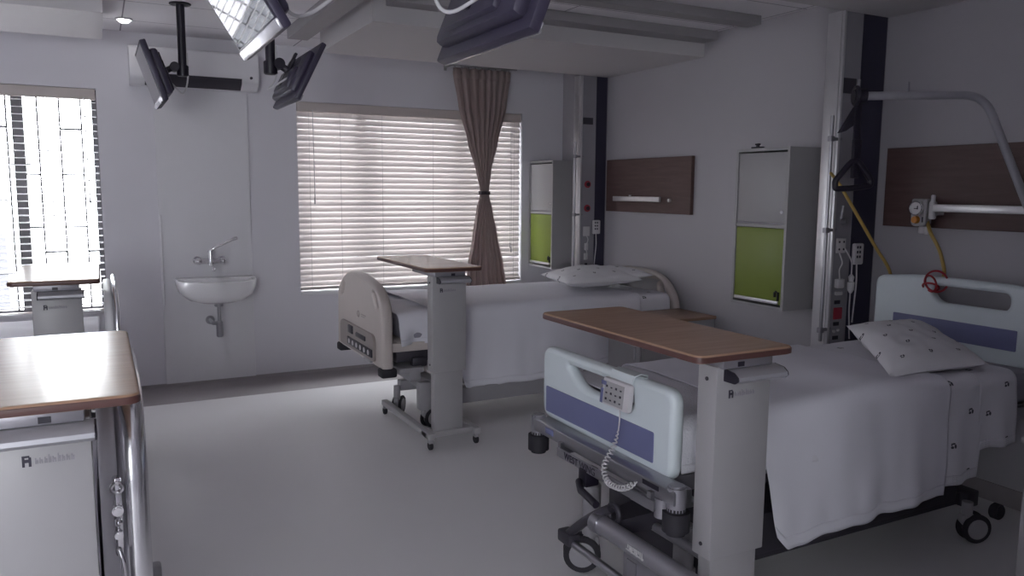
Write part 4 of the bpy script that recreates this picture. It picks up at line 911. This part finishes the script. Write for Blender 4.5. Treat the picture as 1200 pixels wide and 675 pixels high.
for xx in (0.635, 0.81): b.cyl((xx, D-0.03, 0.955), (xx, D-0.016, 0.955), 0.032, bev=0.004).cyl((xx, yt, 0.955), (xx, D-0.02, 0.955), 0.016).ball((xx, yt-0.005, 0.955), 0.027)
b.cyl((0.62, yt, 0.955), (0.825, yt, 0.955), 0.019, bev=0.004).cyl((0.722, yt, 0.93), (0.722, yt, 1.035), 0.024, 0.021, bev=0.004).cyl((0.722, yt-0.02, 0.925), (0.722, yt-0.02, 0.945), 0.018)
b.build('tap_body', 'chrome', tp)
MB(o).tube(fillet([(0.722, yt, 0.94), (0.724, yt-0.05, 0.935), (0.724, yt-0.14, 0.915), (0.724, yt-0.15, 0.895)], 0.03), 0.011).build('spout', 'chrome', tp)
MB(o).tube(fillet([(0.722, yt, 1.03), (0.742, yt-0.005, 1.05), (0.80, yt-0.01, 1.075), (0.893, yt-0.015, 1.120)], 0.02), 0.009).cyl((0.875, yt-0.015, 1.113), (0.915, yt-0.017, 1.128), 0.013, bev=0.003).build('elbow_lever', 'chrome', tp)

# ------------------------------------------------------------------ air conditioner above the basin
ac = thing('air_conditioner', 'white wall air conditioner high above the basin with a dark outlet slot', 'air conditioner', (0.66, D, 2.35)); o = (0.66, D, 2.35)
sec = rpoly([(D-0.19, 2.475), (D, 2.475), (D, 2.215), (D-0.10, 2.215), (D-0.185, 2.262), (D-0.20, 2.32)], [0.03, 0.004, 0.004, 0.02, 0.02, 0.03], 5)
MB(o).loft([[(x, yy, z) for yy, z in sec] for x in (0.235, 1.095)], True, True).build('housing', 'trimw', ac)
MB(o).loft([[(x, D-0.112, 2.214), (x, D-0.183, 2.255), (x, D-0.188, 2.268), (x, D-0.197, 2.290), (x, D-0.15, 2.29), (x, D-0.11, 2.24)] for x in (0.33, 0.975)], True, True).build('outlet_slot', 'greydk', ac)
MB(o).cyl((1.04, D-0.205, 2.30), (1.04, D-0.19, 2.30), 0.010, n=14).build('indicator', 'greydk', ac)
# lit downlight
dl = thing('downlight', 'small lit downlight in the ceiling near the barred window', 'downlight', (0.206, 5.90, ZC)); o = (0.206, 5.90, ZC)
MB(o).ring((0.206, 5.90, ZC-0.004), (0, 0, 1), 0.045, 0.007).build('rim', 'trimw', dl)
MB(o).ball((0.206, 5.90, ZC-0.008), 0.038, (1, 1, 0.55)).build('lamp', 'lamp', dl)

# ------------------------------------------------------------------ small things under the near bed
cb = MB((3.17, 2.30, 0.0)).box((3.06, 2.22, 0.202), (3.19, 2.34, 0.245), 0.004).box((3.20, 2.24, 0.202), (3.27, 2.33, 0.235), 0.004)
# ------------------------------------------------------------------ outside
struct(MB().box((-9, D+0.2, -0.35), (10, 22, -0.25)), 'ground_outside', 'paving')
ob = MB().box((-6.0, 10.0, -0.3), (-0.90, 10.5, 4.5))
e = ob.build('exterior_wall', 'render_wall', smooth=False); e['kind'] = 'structure'
sky_block = MB().box((0.9, 8.6, -0.3), (9.0, 9.0, 4.2)).build('exterior_wall', 'brick', smooth=False); sky_block['kind'] = 'structure'  # wall added opposite the curtained window to cut sky brightness in the blind's gaps
MB().box((0.8, 8.5, 4.2), (9.1, 9.1, 4.35)).build('sky_block_coping', 'paving', sky_block, smooth=False)
ew = MB()
for zz in (0.4, 1.5, 2.7):
    ew.box((-1.9, 9.97, zz), (-1.25, 10.01, zz+0.75))
ew.build('window_frame', 'castor', e, smooth=False)

# ------------------------------------------------------------------ light and camera
SKY = 15.0
w = bpy.data.worlds.new('overcast_sky'); SC.world = w; w.use_nodes = True
bg = w.node_tree.nodes['Background']; bg.inputs['Color'].default_value = (0.97, 0.97, 1.0, 1); bg.inputs['Strength'].default_value = SKY
def portal(name, mtx, sx, sy):
    l = bpy.data.lights.new(name, 'AREA'); l.shape = 'RECTANGLE'; l.size = sx; l.size_y = sy; l.cycles.is_portal = True
    ob = bpy.data.objects.new(name, l); COL.objects.link(ob); ob.matrix_world = mtx
def win_portal(name, c, u, v, sx, sy): portal(name, frame_mtx(c, u, v), sx, sy)
# area lamps emit along local -z: u x v must point out of the room
win_portal('portal_barred', ((WIN1[0]+WIN1[2])/2, D+0.18, (WIN1[1]+WIN1[3])/2), (-1, 0, 0), (0, 0, 1), WIN1[2]-WIN1[0], WIN1[3]-WIN1[1])
win_portal('portal_curtained', ((WIN2[0]+WIN2[2])/2, D+0.18, (WIN2[1]+WIN2[3])/2), (-1, 0, 0), (0, 0, 1), WIN2[2]-WIN2[0], WIN2[3]-WIN2[1])
#win_portal('portal_side', (XL-0.17, 2.3, 1.6), (0, -1, 0), (0, 0, 1), 4.0, 1.5)
win_portal('portal_back', (-1.5, YB-0.17, 1.5), (1, 0, 0), (0, 0, 1), 1.2, 1.6)

f_px, yaw, pitch, roll = 925.76, 0.480593, 0.1233986, 0.00775549
F = Vector((math.sin(yaw)*math.cos(pitch), math.cos(yaw)*math.cos(pitch), -math.sin(pitch)))
r0 = Vector((math.cos(yaw), -math.sin(yaw), 0)); u0 = r0.cross(F)
c, s = math.cos(roll), math.sin(roll); rr = r0*c+u0*s; uu = -r0*s+u0*c; bb = -F
cam = bpy.data.cameras.new('camera'); cam.sensor_width = 36; cam.lens = f_px/1200*36; cam.clip_start = 0.02
co = bpy.data.objects.new('camera', cam); COL.objects.link(co)
co.matrix_world = Matrix(((rr.x, uu.x, bb.x, 0), (rr.y, uu.y, bb.y, 0), (rr.z, uu.z, bb.z, 1.5), (0, 0, 0, 1)))
SC.camera = co
SC.view_settings.view_transform = 'Standard'; SC.view_settings.look = 'None'; SC.view_settings.gamma = 1.0
SC.view_settings.use_curve_mapping = False
SC.view_settings.exposure = 0.42
SC.cycles.use_denoising = True
SC.cycles.max_bounces = 10; SC.cycles.diffuse_bounces = 6; SC.cycles.transparent_max_bounces = 16
SC.cycles.sample_clamp_indirect = 10
